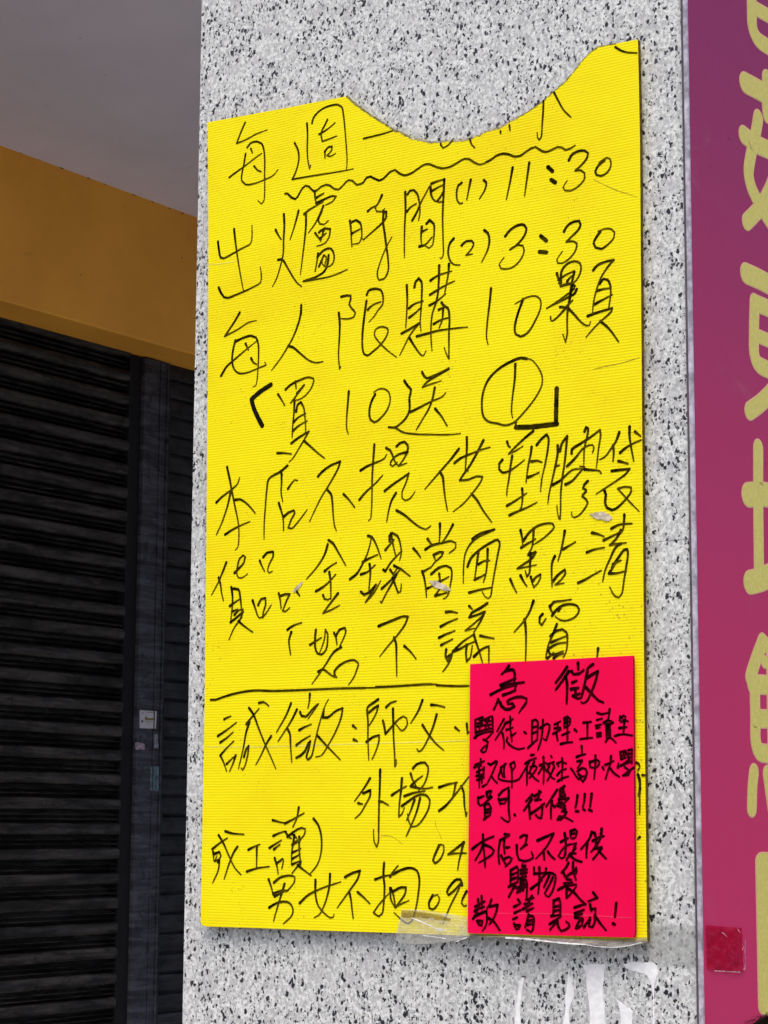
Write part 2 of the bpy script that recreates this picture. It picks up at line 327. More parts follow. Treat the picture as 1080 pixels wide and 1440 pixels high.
# ---- handwriting: traced pen paths, one entry per line of writing; each '@' opens a tracing frame (x, y, scale)
YELLOW = {
'week': ('heading line of thin pen strokes cut off by the torn notch', """
@290,130,4.5 247,190 225,240 193,322 250,300 320,262 387,237;260,348 280,322 320,310 350,322 365,360 371,430 370,520 371,600 364,690 350,705 328,685;250,388 240,450 226,520 226,560 250,583 300,578 370,552 425,525 455,488;146,538 190,505 250,462 310,415 352,385;283,355 293,382;303,466 325,492 348,502;560,320 580,360 588,410 578,470 560,520 545,550 600,540 700,524 800,508 880,494 932,483;638,195 642,260 640,350 643,420 655,483 662,460;670,195 680,160 720,115 780,85 835,78 858,92 870,150 880,250 888,350 892,430 888,495;768,172 750,210 728,255 735,310 765,300 828,275;715,265 750,245 790,215 815,193;752,372 752,415;750,375 775,345 797,342 795,365 765,400 785,405 820,385
@500,50,4.5 52,652 120,635 180,620 236,602;540,682 540,692 555,712 585,695 617,662;725,655 735,690 755,710;917,606 920,620;974,568 978,600
@700,40,4.5 290,458 288,520 281,620 275,690 263,705 252,690 250,660;357,405 385,460 420,520 465,563;745,118 780,140 820,152 880,155
"""),
'wave': ('long wavy underline', """
@290,130,4.5 500,640 515,640 540,665 565,675 590,640 610,605 630,590 650,595 680,625 700,620 730,595 760,583 785,590 810,610 835,615 865,590 900,555 925,558 955,585 985,577 1000,562
@500,190,4.5 27,312 50,300 70,270 95,262 120,275 150,288 185,268 220,232 250,220 275,240 310,255 350,243 400,210 440,185 465,183 500,197 545,210 600,200 650,172 690,150 720,152 750,172 790,187 830,172
@680,190,4.5 16,172 45,158 80,132 125,117 160,122 190,135 230,132 260,112 300,85 330,75 355,92 390,107 430,95 470,75 495,78 520,95 550,85 580,65
"""),
'baking': ('', """
@290,250,4.5 177,325 185,400 200,510 220,630 236,712;75,405 82,460 92,505 110,510 160,485 230,445 280,418 290,380 290,300;80,695 95,730 115,757 140,760 190,740 250,715 310,685 345,662 349,610 343,565;492,230 495,300 490,400 488,480 470,560 445,640 420,688;440,330 455,360 475,390;585,208 575,250 555,320 532,390;455,520 480,515 510,560 545,620 580,670 605,688;688,85 690,130 697,160;700,125 745,98;697,160 740,140 800,115 823,118 800,150 755,173;620,230 650,205 700,175 740,152;632,230 632,300 625,380 612,490 597,612;742,178 725,220 690,290 648,348;732,210 710,270 720,292 745,295 773,272;690,350 720,390;715,345 750,320 785,325 780,370 750,415 700,433;745,330 725,400;720,385 760,350;708,480 700,540 690,592;705,500 750,455 790,448 810,490 800,545 765,565 735,545 735,510;715,560 745,490 760,500 750,560;775,490 770,540 750,590 700,625 615,655 700,642 800,620 895,580
@480,250,4.5 55,272 62,330 65,400 68,435;60,285 95,268 120,285 130,340 128,380 110,415 75,420;65,355 90,340 118,325;258,110 235,160 215,190 225,213 255,215 275,195;168,212 190,192 218,178;265,215 285,215 285,250 260,285 200,340 140,392 130,380;268,215 265,280 275,350 285,430 297,520 297,590 270,640 240,648 228,610 245,540 280,450 320,375;405,90 407,200 402,300 400,400 400,505;420,105 435,82 460,78 480,100 495,160 498,220 490,270;415,215 440,185 475,165;450,270 480,215 500,165 540,90 560,50;565,60 570,110 590,145 620,155 645,150;570,38 610,22 650,10;578,82 610,62 648,45;610,145 635,110 650,70;652,10 648,100 642,250 645,400 645,490 635,512 625,508;510,310 505,380 510,435;540,290 560,268 585,290 588,350 575,430 555,445 530,430;512,340 545,325;495,435 530,425 575,375;712,385 690,410 677,460 685,515 710,548 752,552;762,428 790,402 825,398 838,415 825,450 790,490 830,482;905,332 928,350 938,400 925,460 888,535
@500,190,4.5 672,302 650,320 640,370 645,415 660,435 677,430;730,282 718,340 705,408;812,285 828,300 820,345 785,402
@680,190,4.5 185,205 170,290 145,408;290,175 278,260 260,387;*1.4 408,202 437,228;*1.4 428,282 455,300;540,160 555,130 590,105 640,98 663,115 655,145 620,190 580,225 615,222 640,240 640,275 605,320 550,352 515,350 505,330 530,288;765,160 730,190 708,230 715,252 745,258 785,235 807,190 800,150 780,143 755,155 730,175
@680,290,4.5 138,190 170,150 220,120 258,118 272,140 260,185 215,240 168,275 220,245 250,250 258,280 240,330 195,380 150,397 110,392 100,370 130,325;*1.3 362,188 398,218;*1.3 354,288 400,292;510,160 530,125 570,98 605,93 615,115 600,150 560,190 525,225 570,222 590,235 585,275 550,325 500,360 470,360 465,340 500,285;740,160 712,200 697,235 710,262 745,270 790,240 825,200 830,165 810,145 770,143 725,158
"""),
'limit': ('', """
@290,400,4.5 213,178 180,235 118,328 200,285 270,240 318,228;190,360 230,340 285,325 315,335 330,375 332,450 328,540 322,610 315,640 298,648;185,355 170,420 165,490 180,540 210,563 260,558 330,530 380,510 372,492;95,578 130,520 180,475 250,415 318,360;250,375 268,415;285,468 300,495 320,505;602,130 600,180 580,260 545,345 520,390 470,470 415,543;520,388 550,398 600,440 650,480 690,495 740,488;855,78 890,70 915,72 915,95 905,125 920,150 945,180 935,205 900,218 850,215;840,180 846,250 843,350 838,450 845,535 852,520
@460,380,4.5 252,155 262,130 300,118 340,125 355,165 350,220 325,250 300,290 265,328;258,250 290,220 340,200;250,195 238,280 225,400 225,490 235,530 255,540 290,515 340,470 380,410 385,370 350,358 310,372 300,410 330,455 380,505 440,550;505,95 508,180 505,270 498,365;553,108 560,75 580,52 597,70 600,150 595,250 590,330 595,385;520,240 550,215 608,195;520,300 560,270 590,240;472,400 520,375 560,350 585,335 555,370 520,420 490,480 460,538;520,425 560,490 600,540 612,540 627,510;710,-30 708,60 700,160 685,220 668,270 660,330 658,420 665,510;772,-40 768,20 755,90 745,150;655,65 700,35 790,5;652,155 700,125 750,95 808,68;648,222 690,200 750,150;708,250 735,235;725,205 740,225 765,240 775,300 772,400 772,560 760,540 742,490;675,340 720,315 770,300;735,240 730,310 710,365;568,418 640,400 700,383 790,370 890,360;1038,115 1030,200 1015,330 1010,430 1020,470
@680,350,4.5 250,320 215,420 198,500 205,540 235,555 280,530 330,450 362,370 360,320 330,298 280,305 200,348;465,155 478,200 485,215;475,195 530,160 575,140;490,215 495,140 530,95 575,78 610,90 618,130 600,180 570,215 520,230 490,235 475,215;575,145 565,190 550,260 540,330;530,205 545,185 560,170;490,235 555,220 580,235 570,255 500,310 400,378;590,255 580,280 530,310 400,375;560,235 550,300 535,370 530,450 530,540 520,590 510,560 502,540;485,368 520,370 540,350 565,325;520,375 480,420 440,455 428,455 425,430;530,370 570,410 620,465 650,485 670,485 678,460;695,135 720,105 770,82 825,70 790,110 745,180 715,260 697,340 690,410;735,220 760,190 785,195 803,230 805,290 798,340 792,385;720,265 760,255 805,248;705,350 750,325 815,290;660,425 730,400 815,375 810,395 775,430 740,460 700,500 650,558;740,458 780,490 815,530 855,588
"""),
'bonus': ('line with two heavy felt-pen brackets around it', """
@340,510,4.5 *1.75 185,140 120,182 64,230;*1.75 62,232 78,290 105,350 130,398;278,170 310,140 370,110 425,92 455,100 450,140 420,190 380,225 340,240;230,200 250,230 272,270;340,120 345,165;350,195 395,142 360,190 310,255 340,225;335,240 330,330 322,420 320,475;345,310 355,265 375,250 392,280 400,340 405,400 405,440;330,375 360,345 405,322;322,435 360,400 415,368;315,510 360,475 425,435 400,480 370,530 320,610 300,628;395,495 430,525 480,570 525,605;225,573 270,572 315,578;678,182 672,260 665,350 665,420 675,452;845,200 820,250 808,310 815,360 840,378 880,350 920,300 940,240 930,185 900,165 860,170 835,188
@540,490,4.5 130,205 150,235 172,260 162,310 162,390 140,440 100,480 70,500 30,498 70,502 120,530 200,542 300,545 420,545 485,538;242,150 255,175 270,188 330,165 410,125;410,128 340,170 270,215 245,245 300,225 362,205;322,248 310,310 285,380 250,440 205,515;168,402 230,372 300,335 370,305 392,280;325,382 365,430 400,490;905,65 870,60 800,85 720,135 660,200 628,280 620,360 630,430 660,462 720,475 770,487 820,470 890,400 960,310 1000,230 1000,170 970,110 935,72 900,62;832,100 828,200 815,300 808,400 815,440
@680,560,4.5 205,152 203,182;*1.6 205,184 300,182 380,173 466,162;*1.6 464,-60 461,50 459,160
"""),
'bags': ('', """
@290,630,4.5 133,120 150,200 165,280 185,380 205,480 208,560 200,630 185,645;65,345 100,310 155,268 200,225 212,187;155,280 140,350 105,460 65,550;185,328 215,325 250,345 285,380 310,412;120,548 170,515 220,490 278,465;515,112 470,150 398,195 385,260 375,380 368,480 367,575;478,162 478,220 475,280 485,340;518,258 540,225 560,202 578,205;460,348 470,380 485,430 490,480 490,522;492,435 520,410 555,395 562,410 540,450 520,505 540,510 580,470 640,390;708,180 735,150 790,110 850,85 835,130 780,230 730,310 690,390 655,465;768,265 790,290 800,350 805,430 815,500 825,523;870,292 900,322 940,375
@490,610,4.5 165,68 160,140 152,260 150,380 147,480 140,540 128,550;78,232 120,205 180,180 230,155 243,130;70,418 110,370 170,315 218,262;240,90 265,105 285,150 300,185 320,205;305,80 325,60 355,50 375,70 375,110 350,160 318,205 370,185;375,115 320,130 280,160 265,195 280,205 310,180;230,362 290,315 345,278 383,250 365,310 340,370 340,405 360,422 395,405 422,365;302,375 275,420 255,490 243,558;305,485 350,510 410,560 460,595 490,605 522,582;700,95 650,160 580,240 485,350;580,240 597,270 605,340 615,420 628,488;750,22 750,100 745,160 740,235 760,235;672,185 710,155 780,125 850,98 898,85;855,42 820,110 770,200 720,270 705,295 760,290 810,270 850,272 840,300 790,370 730,440 665,492;780,380 815,420 850,480 908,560
@680,560,4.5 150,275 160,305 170,310;315,208 270,245 200,310 160,352 200,335 250,303;120,390 100,415 100,450 120,470 160,462 210,430 260,390;182,365 172,430 160,520 150,580 148,618;305,308 300,350 285,420 275,490 270,535;338,295 365,260 400,230 412,250 408,320 390,420 370,510 362,590;305,400 340,395 370,405;285,500 310,490 352,470;245,572 248,620 240,690 225,715;150,680 200,650 275,600;165,740 220,715 280,690 340,658;470,300 470,350 455,430 435,520 415,610 408,668;485,335 495,290 530,240 525,300 515,400 500,500 490,600 488,720 485,765 478,760 470,730 465,680;455,430 480,425;435,550 480,525 520,490 560,455 620,445;640,210 650,185 662,190 655,250 640,310 635,430;558,350 560,325 610,290 680,245 738,200 742,230 730,310 720,400 715,440;530,430 580,380 640,310 690,295 700,310 690,345;520,545 560,525 600,480 640,435 610,430;640,450 690,455 735,460 745,475;660,525 640,545 630,570 650,580 650,590 628,612 625,620 650,640 660,660 640,700 600,745 575,755 560,745 558,720;860,215 840,270 800,330 770,370 735,388;820,300 825,340 820,400;925,180 925,240 935,310 952,400;865,345 900,315 950,285 998,265;960,212 995,240;855,398 885,405 915,415;812,460 870,453 925,448 900,480 830,530 715,605;765,580 775,610 770,660 785,695 815,708 850,690 900,640 935,590 935,565 900,560 850,572 880,605 930,660 985,715
"""),
'goods': ('', """
@290,740,4.5 128,230 105,290 75,360 35,435;80,325 92,370 98,420 110,470;180,295 210,265 240,230 248,195 235,183 212,205 200,250 193,290 205,325 225,328 262,302;160,385 168,450 165,520 155,610;175,395 205,400 215,440 222,500 225,580 200,600;150,505 185,480 215,460;165,540 200,525;180,560 210,530 235,525;155,608 190,580 235,540 215,590 180,640 145,718;205,600 245,635 295,670;340,218 355,255 370,285;362,195 385,168 425,162 425,190 400,240 390,285 400,295 420,285;295,470 315,530 335,580 355,575;330,500 350,460 375,455 378,490 362,545 358,578 380,550 413,498;460,425 470,470 475,520;475,440 500,430 530,430 510,470 485,535 500,540 530,515;575,415 592,440;770,115 750,180 700,260 635,335;775,88 800,105 840,170 885,250;750,285 785,255 825,230;780,290 788,350 790,460;695,412 740,385 785,345 820,305;740,435 750,460 770,465 790,455;835,425 800,470 740,550 790,530 845,500
@490,730,4.5 10,380 50,350 90,285 120,220 140,150 145,115;125,105 150,115 180,170 208,250;90,272 130,250 185,225;80,350 120,335 170,290;135,285 140,340 135,400 130,455;80,460 100,478 130,465 175,415 145,470 110,525 160,470 205,390;235,195 260,165 290,130;262,140 260,105 280,88 310,105 330,160 335,220 325,260;270,90 285,170 300,230;222,320 235,330 265,280 300,240 340,200;265,320 285,350 310,310;212,440 260,395 310,340 335,310;290,295 330,315 390,360;280,370 295,410 315,465 330,460 335,410;305,350 280,400 240,470 210,530 202,520;412,185 435,210 457,242;502,125 520,150 535,170;580,28 580,90 575,150;662,35 630,95 590,155;488,192 530,165 600,150 650,138 680,150 680,180 638,215;540,225 550,255;545,225 580,208 600,210 590,235 550,270 520,310;468,330 480,370 490,430 495,495;470,335 520,305;525,348 570,310 620,295 650,310 655,360 645,420 635,470 615,500 600,503;575,345 580,390 570,430;565,400 600,385 635,365;502,438 540,420;550,485 580,440;550,485 590,475 625,465;785,125 830,95 925,65 880,85 820,115 770,160 740,220 730,300 728,405;755,300 775,250 830,195 900,150 945,130 958,145 945,230 925,340 910,430 900,490 885,502 865,490 848,460;825,200 815,270 800,380;882,190 880,260 870,350 855,400;825,285 860,265 895,262;800,382 840,365 865,350;765,465 830,448 908,432
@680,700,4.5 235,205 245,250 250,310;240,315 280,290 330,260;255,270 290,220 340,180 400,162 440,165 448,185 410,230 360,270 310,300;318,200 315,260 305,320 285,350;285,360 330,345 310,380 240,430 215,448 260,440 335,425;300,350 295,420 290,480 275,500 265,460;170,515 185,550 210,600;235,492 255,530 275,560;300,500 310,540 320,568;310,530 335,500 362,485 360,510 345,540 320,565;515,210 505,270 490,340 472,400;505,325 540,305 582,280;452,370 435,410 432,480 435,565;440,530 470,490 515,455 520,475 490,520 455,550 510,540;688,222 720,228 763,245;655,345 700,328 765,315;600,538 640,520 700,485 745,460;892,108 890,150 880,210 850,240;810,195 860,170 940,163;762,268 810,245 870,215;870,205 840,260 800,300 850,290 905,285;870,290 840,310 800,390 770,460 755,530;815,440 860,370 890,330 910,325 915,350 905,430 890,520 875,610 855,632 830,620 800,565;820,420 870,395;795,478 840,478 905,462;800,470 840,410
"""),
'haggle': ('', """
@390,840,4.5 65,205 100,180 155,160;90,220 75,270 85,362;245,205 240,260 240,310 255,355 280,362 310,330 320,260 320,230 305,203 300,260 285,310 265,360;208,300 240,280 280,255;360,225 372,250 378,298;372,245 395,205 430,193 435,215 415,270 395,310;405,315 360,345 310,420 270,480 220,548;260,470 290,455 320,475 355,500 378,505;365,500 362,470 390,435 440,405 490,397 513,415 500,470 480,515 452,552;642,182 720,150 800,120 828,122 810,170 760,240 700,310 650,373;740,255 752,290 755,380 757,500;805,308 845,345 878,388
@590,830,4.5 168,138 200,135 240,143;135,230 180,205 240,180;125,300 170,278 225,257;138,347 170,330 210,310;170,375 165,420 180,450 195,420;180,420 205,405 200,430 175,480 148,515;315,100 335,120;430,82 390,110 330,145 315,172 360,158 415,135 400,160 340,215 290,255 350,240;410,140 390,190 345,265;385,288 430,298 472,305;212,388 260,370 300,345 350,325;212,388 270,330 350,275;300,345 295,400 300,450 320,430 335,350;345,280 360,330 380,390 400,460;345,420 400,370 440,355 440,460;722,68 700,130 665,190 600,265;665,185 672,230 675,330 672,450;830,100 850,75 900,68 960,58;825,100 835,130 850,150;840,160 870,120 910,95 960,88 1000,100 1012,125 990,165 940,190 895,190 860,165;880,130 900,105;780,150 762,170 760,205 775,220 800,180;870,215 840,290 815,350 800,430;830,290 870,255 905,248 930,265 937,320 928,390 910,425;835,330 880,310 930,290;825,365 870,340 930,330;815,380 830,410 870,400 910,385;810,430 850,395;850,430 880,410 910,400
@750,910,6 548,12 540,85
"""),
'rule': ('long ruled line across the board', """
@290,960,4.5 30,108 60,108 110,90 200,65 300,50 420,52 560,48 700,42 850,36 1000,33 1075,31
@390,840,4.5 624,568 700,565 850,556 950,550 1010,551
@590,830,4.5 110,601 180,605 250,607 315,605
"""),
'wanted': ('', """
@290,960,4.5 115,232 135,220 157,212;75,337 130,300 192,252;90,378 130,350 172,312;90,460 125,420 175,370;90,460 110,500 130,560;130,515 165,480 190,460;188,460 175,500 150,560;255,262 280,230 335,165;275,250 255,310 235,420 205,545;240,470 255,420 270,400 265,450 245,530 232,552 222,540;272,160 300,200 330,280 370,380 410,470 442,545;335,128 365,122 397,147;412,338 380,390 345,465 315,520;538,130 510,200 445,315;575,170 540,240 455,372;515,290 530,320 535,400 543,505;657,70 655,110 645,160;595,185 605,210 630,215 680,160 710,135 680,180 645,230;590,300 625,280 667,263;572,395 610,365 660,335;572,475 600,460 625,435 650,380 660,370 650,420 635,470 645,487 665,470 690,370 720,250 760,130 775,105;745,170 740,220 770,220 820,180 865,160 855,220 815,320 770,400 730,460 695,470;705,335 760,395 850,488;*1.1 930,272 952,290;*1.1 935,360 957,370
@480,970,4.5 235,60 200,85 168,110 170,200 170,320 175,445;175,145 210,115 235,100 225,140 200,190 178,225;160,330 200,300 240,287 240,320 215,400 195,440;285,110 310,85 348,72;265,195 275,240 280,280 310,245 360,190 395,168 415,180 420,215 400,250 385,260 345,215;328,120 330,200 332,300 338,400 340,485 350,470 348,440;515,65 490,130 440,212;570,95 610,98 655,110;605,155 580,240 530,350 505,385 490,390 480,375;515,222 545,270 600,340 650,383;722,238 748,260;795,215 800,275 814,264
"""),
'outdoor': ('', """
@480,1060,4.5 183,155 150,210 85,300;140,250 185,230 185,260 150,330 120,380 88,408;108,312 135,318;247,100 245,200 240,330 238,450 235,560 225,590 210,560 205,480;240,300 265,305 298,325;385,155 378,240 368,330 365,400 385,380 400,340;320,262 360,235 412,205;455,92 480,65 530,55 550,80 545,140 520,200 490,230;440,125 455,170 475,205;445,200 480,165 515,140;440,205 480,215 535,220 578,212;400,268 450,250 530,235;385,330 420,305 480,265 530,258 560,290 555,340 520,410 480,455 450,462 430,430 420,380;465,290 440,360 415,420;500,280 480,360 445,450 412,522;620,212 670,195 735,180;725,185 715,240 700,290;620,360 660,330 720,260 770,195 808,145;760,205 775,240 780,320 790,395 797,370
@780,1055,8 922,138 950,155 960,190 940,228;940,272 958,330 962,420 958,520 960,600 958,720;990,278 1035,285;963,430 945,510
@880,1080,4 80,388 68,400
"""),
'student': ('', """
@290,1110,4.5 122,265 165,278 240,285;40,378 80,345 135,308;80,290 110,340 145,420 185,500 222,540;200,362 180,390 150,460 115,568;45,395 50,450;50,410 85,395 95,420 85,440 55,455 70,420;75,460 85,450 78,510 42,592;268,382 300,365 340,348;322,360 320,490;258,520 320,500 400,488;422,195 460,205 495,212;425,295 460,278 500,265;402,370 440,345 477,322;430,380 468,348;435,435 450,490 457,535;445,470 485,440 490,450 480,500;587,115 575,180 550,238;500,215 550,190 620,150;505,270 520,300 540,310;515,300 560,265 605,243 628,250 620,290 590,320 560,330;545,280 575,310;560,290 545,380 540,470;590,300 590,380 600,480;545,350 600,320;545,400 600,375;545,440 595,410;545,475 600,450;600,460 545,530;580,480 625,515 665,545;680,185 710,225 730,300 728,400 705,475 658,535
"""),
'anyone': ('', """
@360,1180,4.5 82,255 100,310 110,355;115,275 150,245 210,230 248,240 245,270 215,310 190,335;182,282 165,340 140,420 112,520;110,345 160,325 205,325;120,362 180,330;85,433 130,405 180,395 215,405 235,440 230,480 175,535;278,405 330,355 420,310 538,270;378,258 378,350 395,420 430,465 475,498 492,492 495,475;470,220 465,300 440,400 400,480 370,497;565,240 610,215 660,200 645,250 590,330 515,435;592,335 602,380 610,450 617,500;645,335 685,370 722,408;812,150 808,230 815,300 810,400 800,470 780,488 745,465 775,420 840,345;755,255 810,235 860,225;850,238 870,205 900,168;870,222 920,195 980,182 1020,200 1035,250 1028,350 1010,450 985,520 965,535 930,515 875,465;850,310 855,380 880,430;855,310 870,350 885,435;870,330 920,305 950,305 945,345 900,410 885,430 920,410 970,388
"""),
'phone': ('phone digits running under the red card', """
@520,1170,4.5 440,85 420,130 402,180 415,198 445,175 470,120 470,85 450,78 430,100;598,65 560,95 497,142 540,135 613,133;595,65 580,130 565,190 558,240;400,400 375,450 378,480 400,490 430,460 443,420 430,395 405,405;585,335 575,300 550,300 510,340 490,380 500,398 530,375 580,320 560,370 510,470 465,580;614,375 595,410 582,450 598,470 612,464
"""),
}
RED = {
'urgent': """
@650,910,6 395,158 370,195 335,228;370,200 425,190 435,195 445,230 440,280 447,330;325,320 380,295 450,265;330,328 420,312 522,297;240,402 300,370 370,340 455,318 445,360;345,405 390,390 450,365;305,440 290,480 268,525;320,465 330,495 365,525 400,525 440,500 425,475 385,480 380,460 430,430 500,420 545,435 540,470 510,510 480,555
@750,910,6 285,168 240,235 190,300;300,205 250,280 190,360;275,250 285,300 282,480;378,135 380,190;325,205 340,230 385,225 425,195;330,300 365,285;320,355 380,345;335,410 390,395;355,360 360,420;335,412 375,435 400,430;505,145 460,180 455,215 445,260 430,330 405,430;455,260 500,230 545,205 525,290 490,380 450,460 420,475 405,465;445,340 500,400 550,450 590,468
""",
'roles': """
@650,1000,8 150,100 150,200 160,300;230,70 165,90;175,140 225,130;165,175 230,165;190,90 240,160;230,90 195,200;250,100 320,60;340,60 345,140 345,240;265,120 325,110;255,160 330,150;260,90 300,180;300,90 260,190;150,240 240,215 345,190;140,300 160,280 260,240 345,225 320,270 255,330;240,320 290,345 280,400 265,455 235,465 210,445 240,410 270,385;470,90 430,160 395,225;490,130 460,190 375,320;455,250 470,330 470,420;540,60 545,120;500,135 570,90;545,120 540,200 555,260;500,210 570,185;550,260 560,340;555,280 605,245;510,300 500,340 540,385 600,420 640,430 700,415;700,235 720,250;790,110 785,220 785,350;790,110 830,95 850,120 850,220 845,330;795,185 845,170;795,250 845,230;740,415 800,360 845,320;910,100 905,200 890,320 850,445;880,190 960,140 985,160 970,250 945,330 915,310
@775,1000,8 40,150 105,115;75,140 75,230;40,195 105,185;25,255 110,205;60,250 75,330;150,90 150,180;150,80 185,60 215,90 205,160 150,185;160,130 205,115;180,90 185,230 185,350;125,270 210,235;110,370 170,355 240,350;265,205 290,230;365,130 450,120;410,130 410,310;330,315 400,305 465,300;520,20 570,35 650,15;515,100 575,85;505,165 565,150;510,190 550,185;515,250 560,245 565,280 520,290 515,250;540,250 545,285;660,-20 650,60 640,110;590,130 640,100 700,130 680,140 600,140;620,150 625,300;660,160 670,300;630,180 665,180;630,220 670,220;630,260 670,260;640,160 650,300;615,345 640,305 670,300 730,355;780,62 772,105 795,122;795,75 815,52 838,60 838,98 795,118;820,100 865,115;770,190 850,180;825,120 820,190 815,260;715,280 800,260 915,275
""",
'welcome': """
@655,1055,8 170,100 175,175;105,165 210,122;95,192 165,172;205,192 200,292;128,246 205,205;150,200 155,420;122,290 205,268;128,335 205,308;178,300 182,370;190,410 240,380;255,150 280,165 345,120 355,125 330,190 295,270 240,380;290,290 315,330 355,370;400,190 455,150;395,200 420,300 440,300;440,160 430,230 435,300;400,210 370,320 450,345 530,350 600,325 640,270;500,160 515,200 520,300 520,420;510,150 545,130 560,180 530,225;735,55 770,50;670,150 720,115 790,90;720,120 690,180 620,290;690,190 690,390;770,130 740,200 710,260;730,190 780,175 800,190 770,250 720,310;720,250 770,310 820,350;875,75 880,200 875,380;835,170 905,140;870,180 820,265;885,190 900,220;960,65 970,80;920,160 995,130;940,180 910,240;985,150 1000,200;995,190 960,270 920,340;930,240 970,310 1000,325
@775,1000,8 345,392 350,470;288,515 340,495 388,485;315,560 350,555 320,610 300,640
@780,1055,8 85,90 90,170 85,240 80,340;35,150 45,180;30,150 80,125 130,150;30,280 75,230 130,210;35,350 90,315 155,295;185,205 215,245 240,290 270,325;255,125 310,120 285,165 260,200;260,235 310,200 350,210 365,250 350,310 320,355 290,320 280,290;270,270 310,300 330,290;460,60 460,150 445,325;395,130 400,190;400,135 480,110 505,130 480,190 410,195;540,190 555,220;570,165 610,150 665,120;635,65 630,140 605,220 575,320;625,200 660,250 730,300;740,20 745,100;740,20 800,5;760,60 800,50;750,100 800,85;770,20 795,80;830,0 870,-10 870,60 870,150;830,40 865,40;825,80 865,80;800,20 830,70;840,110 800,140 715,195;710,195 720,150;750,170 860,130;790,190 830,220;890,195 830,240 770,285 830,280 850,235
""",
'perks': """
@655,1100,8 140,170 140,230 165,265 190,250;145,180 205,155;235,120 275,95 290,100 270,150;240,110 240,165 290,160;290,165 220,230 200,260;215,260 215,390;220,250 260,240 285,290 275,370;225,310 275,300;225,345 275,335;205,420 240,390 275,370;375,145 420,95 485,60;485,90 485,200 485,320 495,430 480,450 440,430 400,395;370,185 390,250;385,200 430,190 460,185 440,240 395,240;550,365 558,375;750,140 680,215;745,190 655,320;715,270 725,410;830,100 820,160 800,200;775,155 850,110;785,200 850,195;730,355 800,310 885,240;860,260 860,340 850,405 820,400 790,370
@720,1100,8 510,85 460,160 385,275;450,210 440,300 440,405;590,45 540,80;545,80 540,170;575,80 600,150;550,120 590,110;545,160 600,150;530,190 640,180 600,220;450,240 480,280 520,240;530,210 540,280 580,290;560,230 600,270;520,270 590,240;600,300 560,330;590,330 615,335 590,380 550,420 515,420 530,385 580,385 630,410 685,440;738,150 730,220 715,285;720,325 750,328;820,135 815,210 800,275;805,305 822,315;898,130 890,200 880,275;870,310 900,325
""",
'nobags': """
@655,1160,8 195,110 200,240 215,380 220,480;75,272 140,220 220,170 315,130;200,200 165,300 110,395;215,225 280,250 320,290 300,330 220,385 150,425;440,105 490,110;385,175 430,150 490,120;390,170 375,250 370,350 380,435;435,170 430,250 440,320;460,255 495,250;400,345 425,400 450,440;430,385 490,360 520,380 500,420 450,465;615,140 650,115 690,120 680,180 655,240 620,270;650,240 690,220;575,230 580,330 600,390 660,410 720,395 760,370 755,340 740,300;810,175 900,135 990,95 960,160 900,260 790,380;875,290 885,390;925,300 955,345 1000,385
@760,1160,8 275,95 285,180 285,280 270,360 240,380 205,350 230,300 300,230 400,210;230,190 310,150;340,70 345,150 380,150;345,70 390,50 415,75 395,140;360,100 400,95;400,210 370,290 350,340;370,290 400,260;340,320 400,320;330,330 295,395;330,340 390,390 465,415;580,80 550,160 460,270;530,210 520,290 518,365;610,90 630,170 620,240;690,45 680,130 640,220 570,305;590,180 660,140 715,125;600,270 690,250;690,260 640,330 595,385;660,290 700,340 740,380
""",
'shopping': """
@700,1200,8 145,190 145,280 145,370;150,190 215,150 230,180 225,330;160,240 220,215;160,290 220,270;125,375 225,320;190,370 125,490;200,370 240,420;280,130 280,280;310,140 310,250;260,190 330,180;260,230 330,215;250,280 320,260;260,290 255,430;270,300 320,300 330,400 325,500;290,300 285,420;220,440 300,390;260,350 320,340;240,380 320,370;410,160 410,220 470,230;470,160 470,300 455,455;375,400 440,350 500,300;410,230 540,220;545,170 540,230 480,290;540,225 620,225 650,250 640,350 610,440 575,490 540,470 530,440;580,250 550,320 520,380;620,270 590,340 540,430;795,110 770,160 720,215;740,215 765,270 820,225;850,100 850,200 880,295;820,230 870,190 885,160 890,200 880,230;780,290 830,300;750,340 840,330;680,410 760,370 885,350;780,370 775,440 775,500 810,470 850,420 885,375;800,400 860,440 930,520 990,575
""",
'sorry': """
@655,1245,8 180,120 185,260;140,160 150,240;110,240 160,210 215,180;100,290 150,260 210,240;85,375 130,300;100,350 180,310 235,290 240,400 220,470 190,510;130,400 150,440 180,450 190,400;150,400 185,400;290,160 270,220 240,260;270,240 360,220 350,280 310,380 265,440;260,370 310,400 385,505;590,160 620,200;545,240 600,215;550,310 625,275;535,380 580,360;545,430 565,490;560,450 610,450 600,490 570,490;745,120 715,170 690,250;680,160 765,140;665,210 745,205;650,265 750,205;690,290 760,255;710,330 690,400 670,470;710,340 760,350 765,420 755,500 735,525 690,500;700,400 760,390;690,445 760,430
@765,1245,8 110,170 110,250 105,330;115,170 170,150 185,190 185,310;120,240 180,230;115,290 180,275;85,345 190,330;65,435 120,400 190,350;150,400 70,500;150,400 165,470 195,515 240,500 290,460 280,430 250,405;345,250 400,230 470,210;350,315 450,275;350,350 430,320;355,360 400,370 430,370;365,480 400,400 440,380 430,440 390,480;555,80 600,140 500,180;520,215 530,270 580,260 580,350;530,270 535,290;450,470 500,400 520,370;520,370 510,460 545,470 575,400 570,340;590,360 630,420 700,505;815,200 800,350;*1.2 780,430 800,440
""",
}
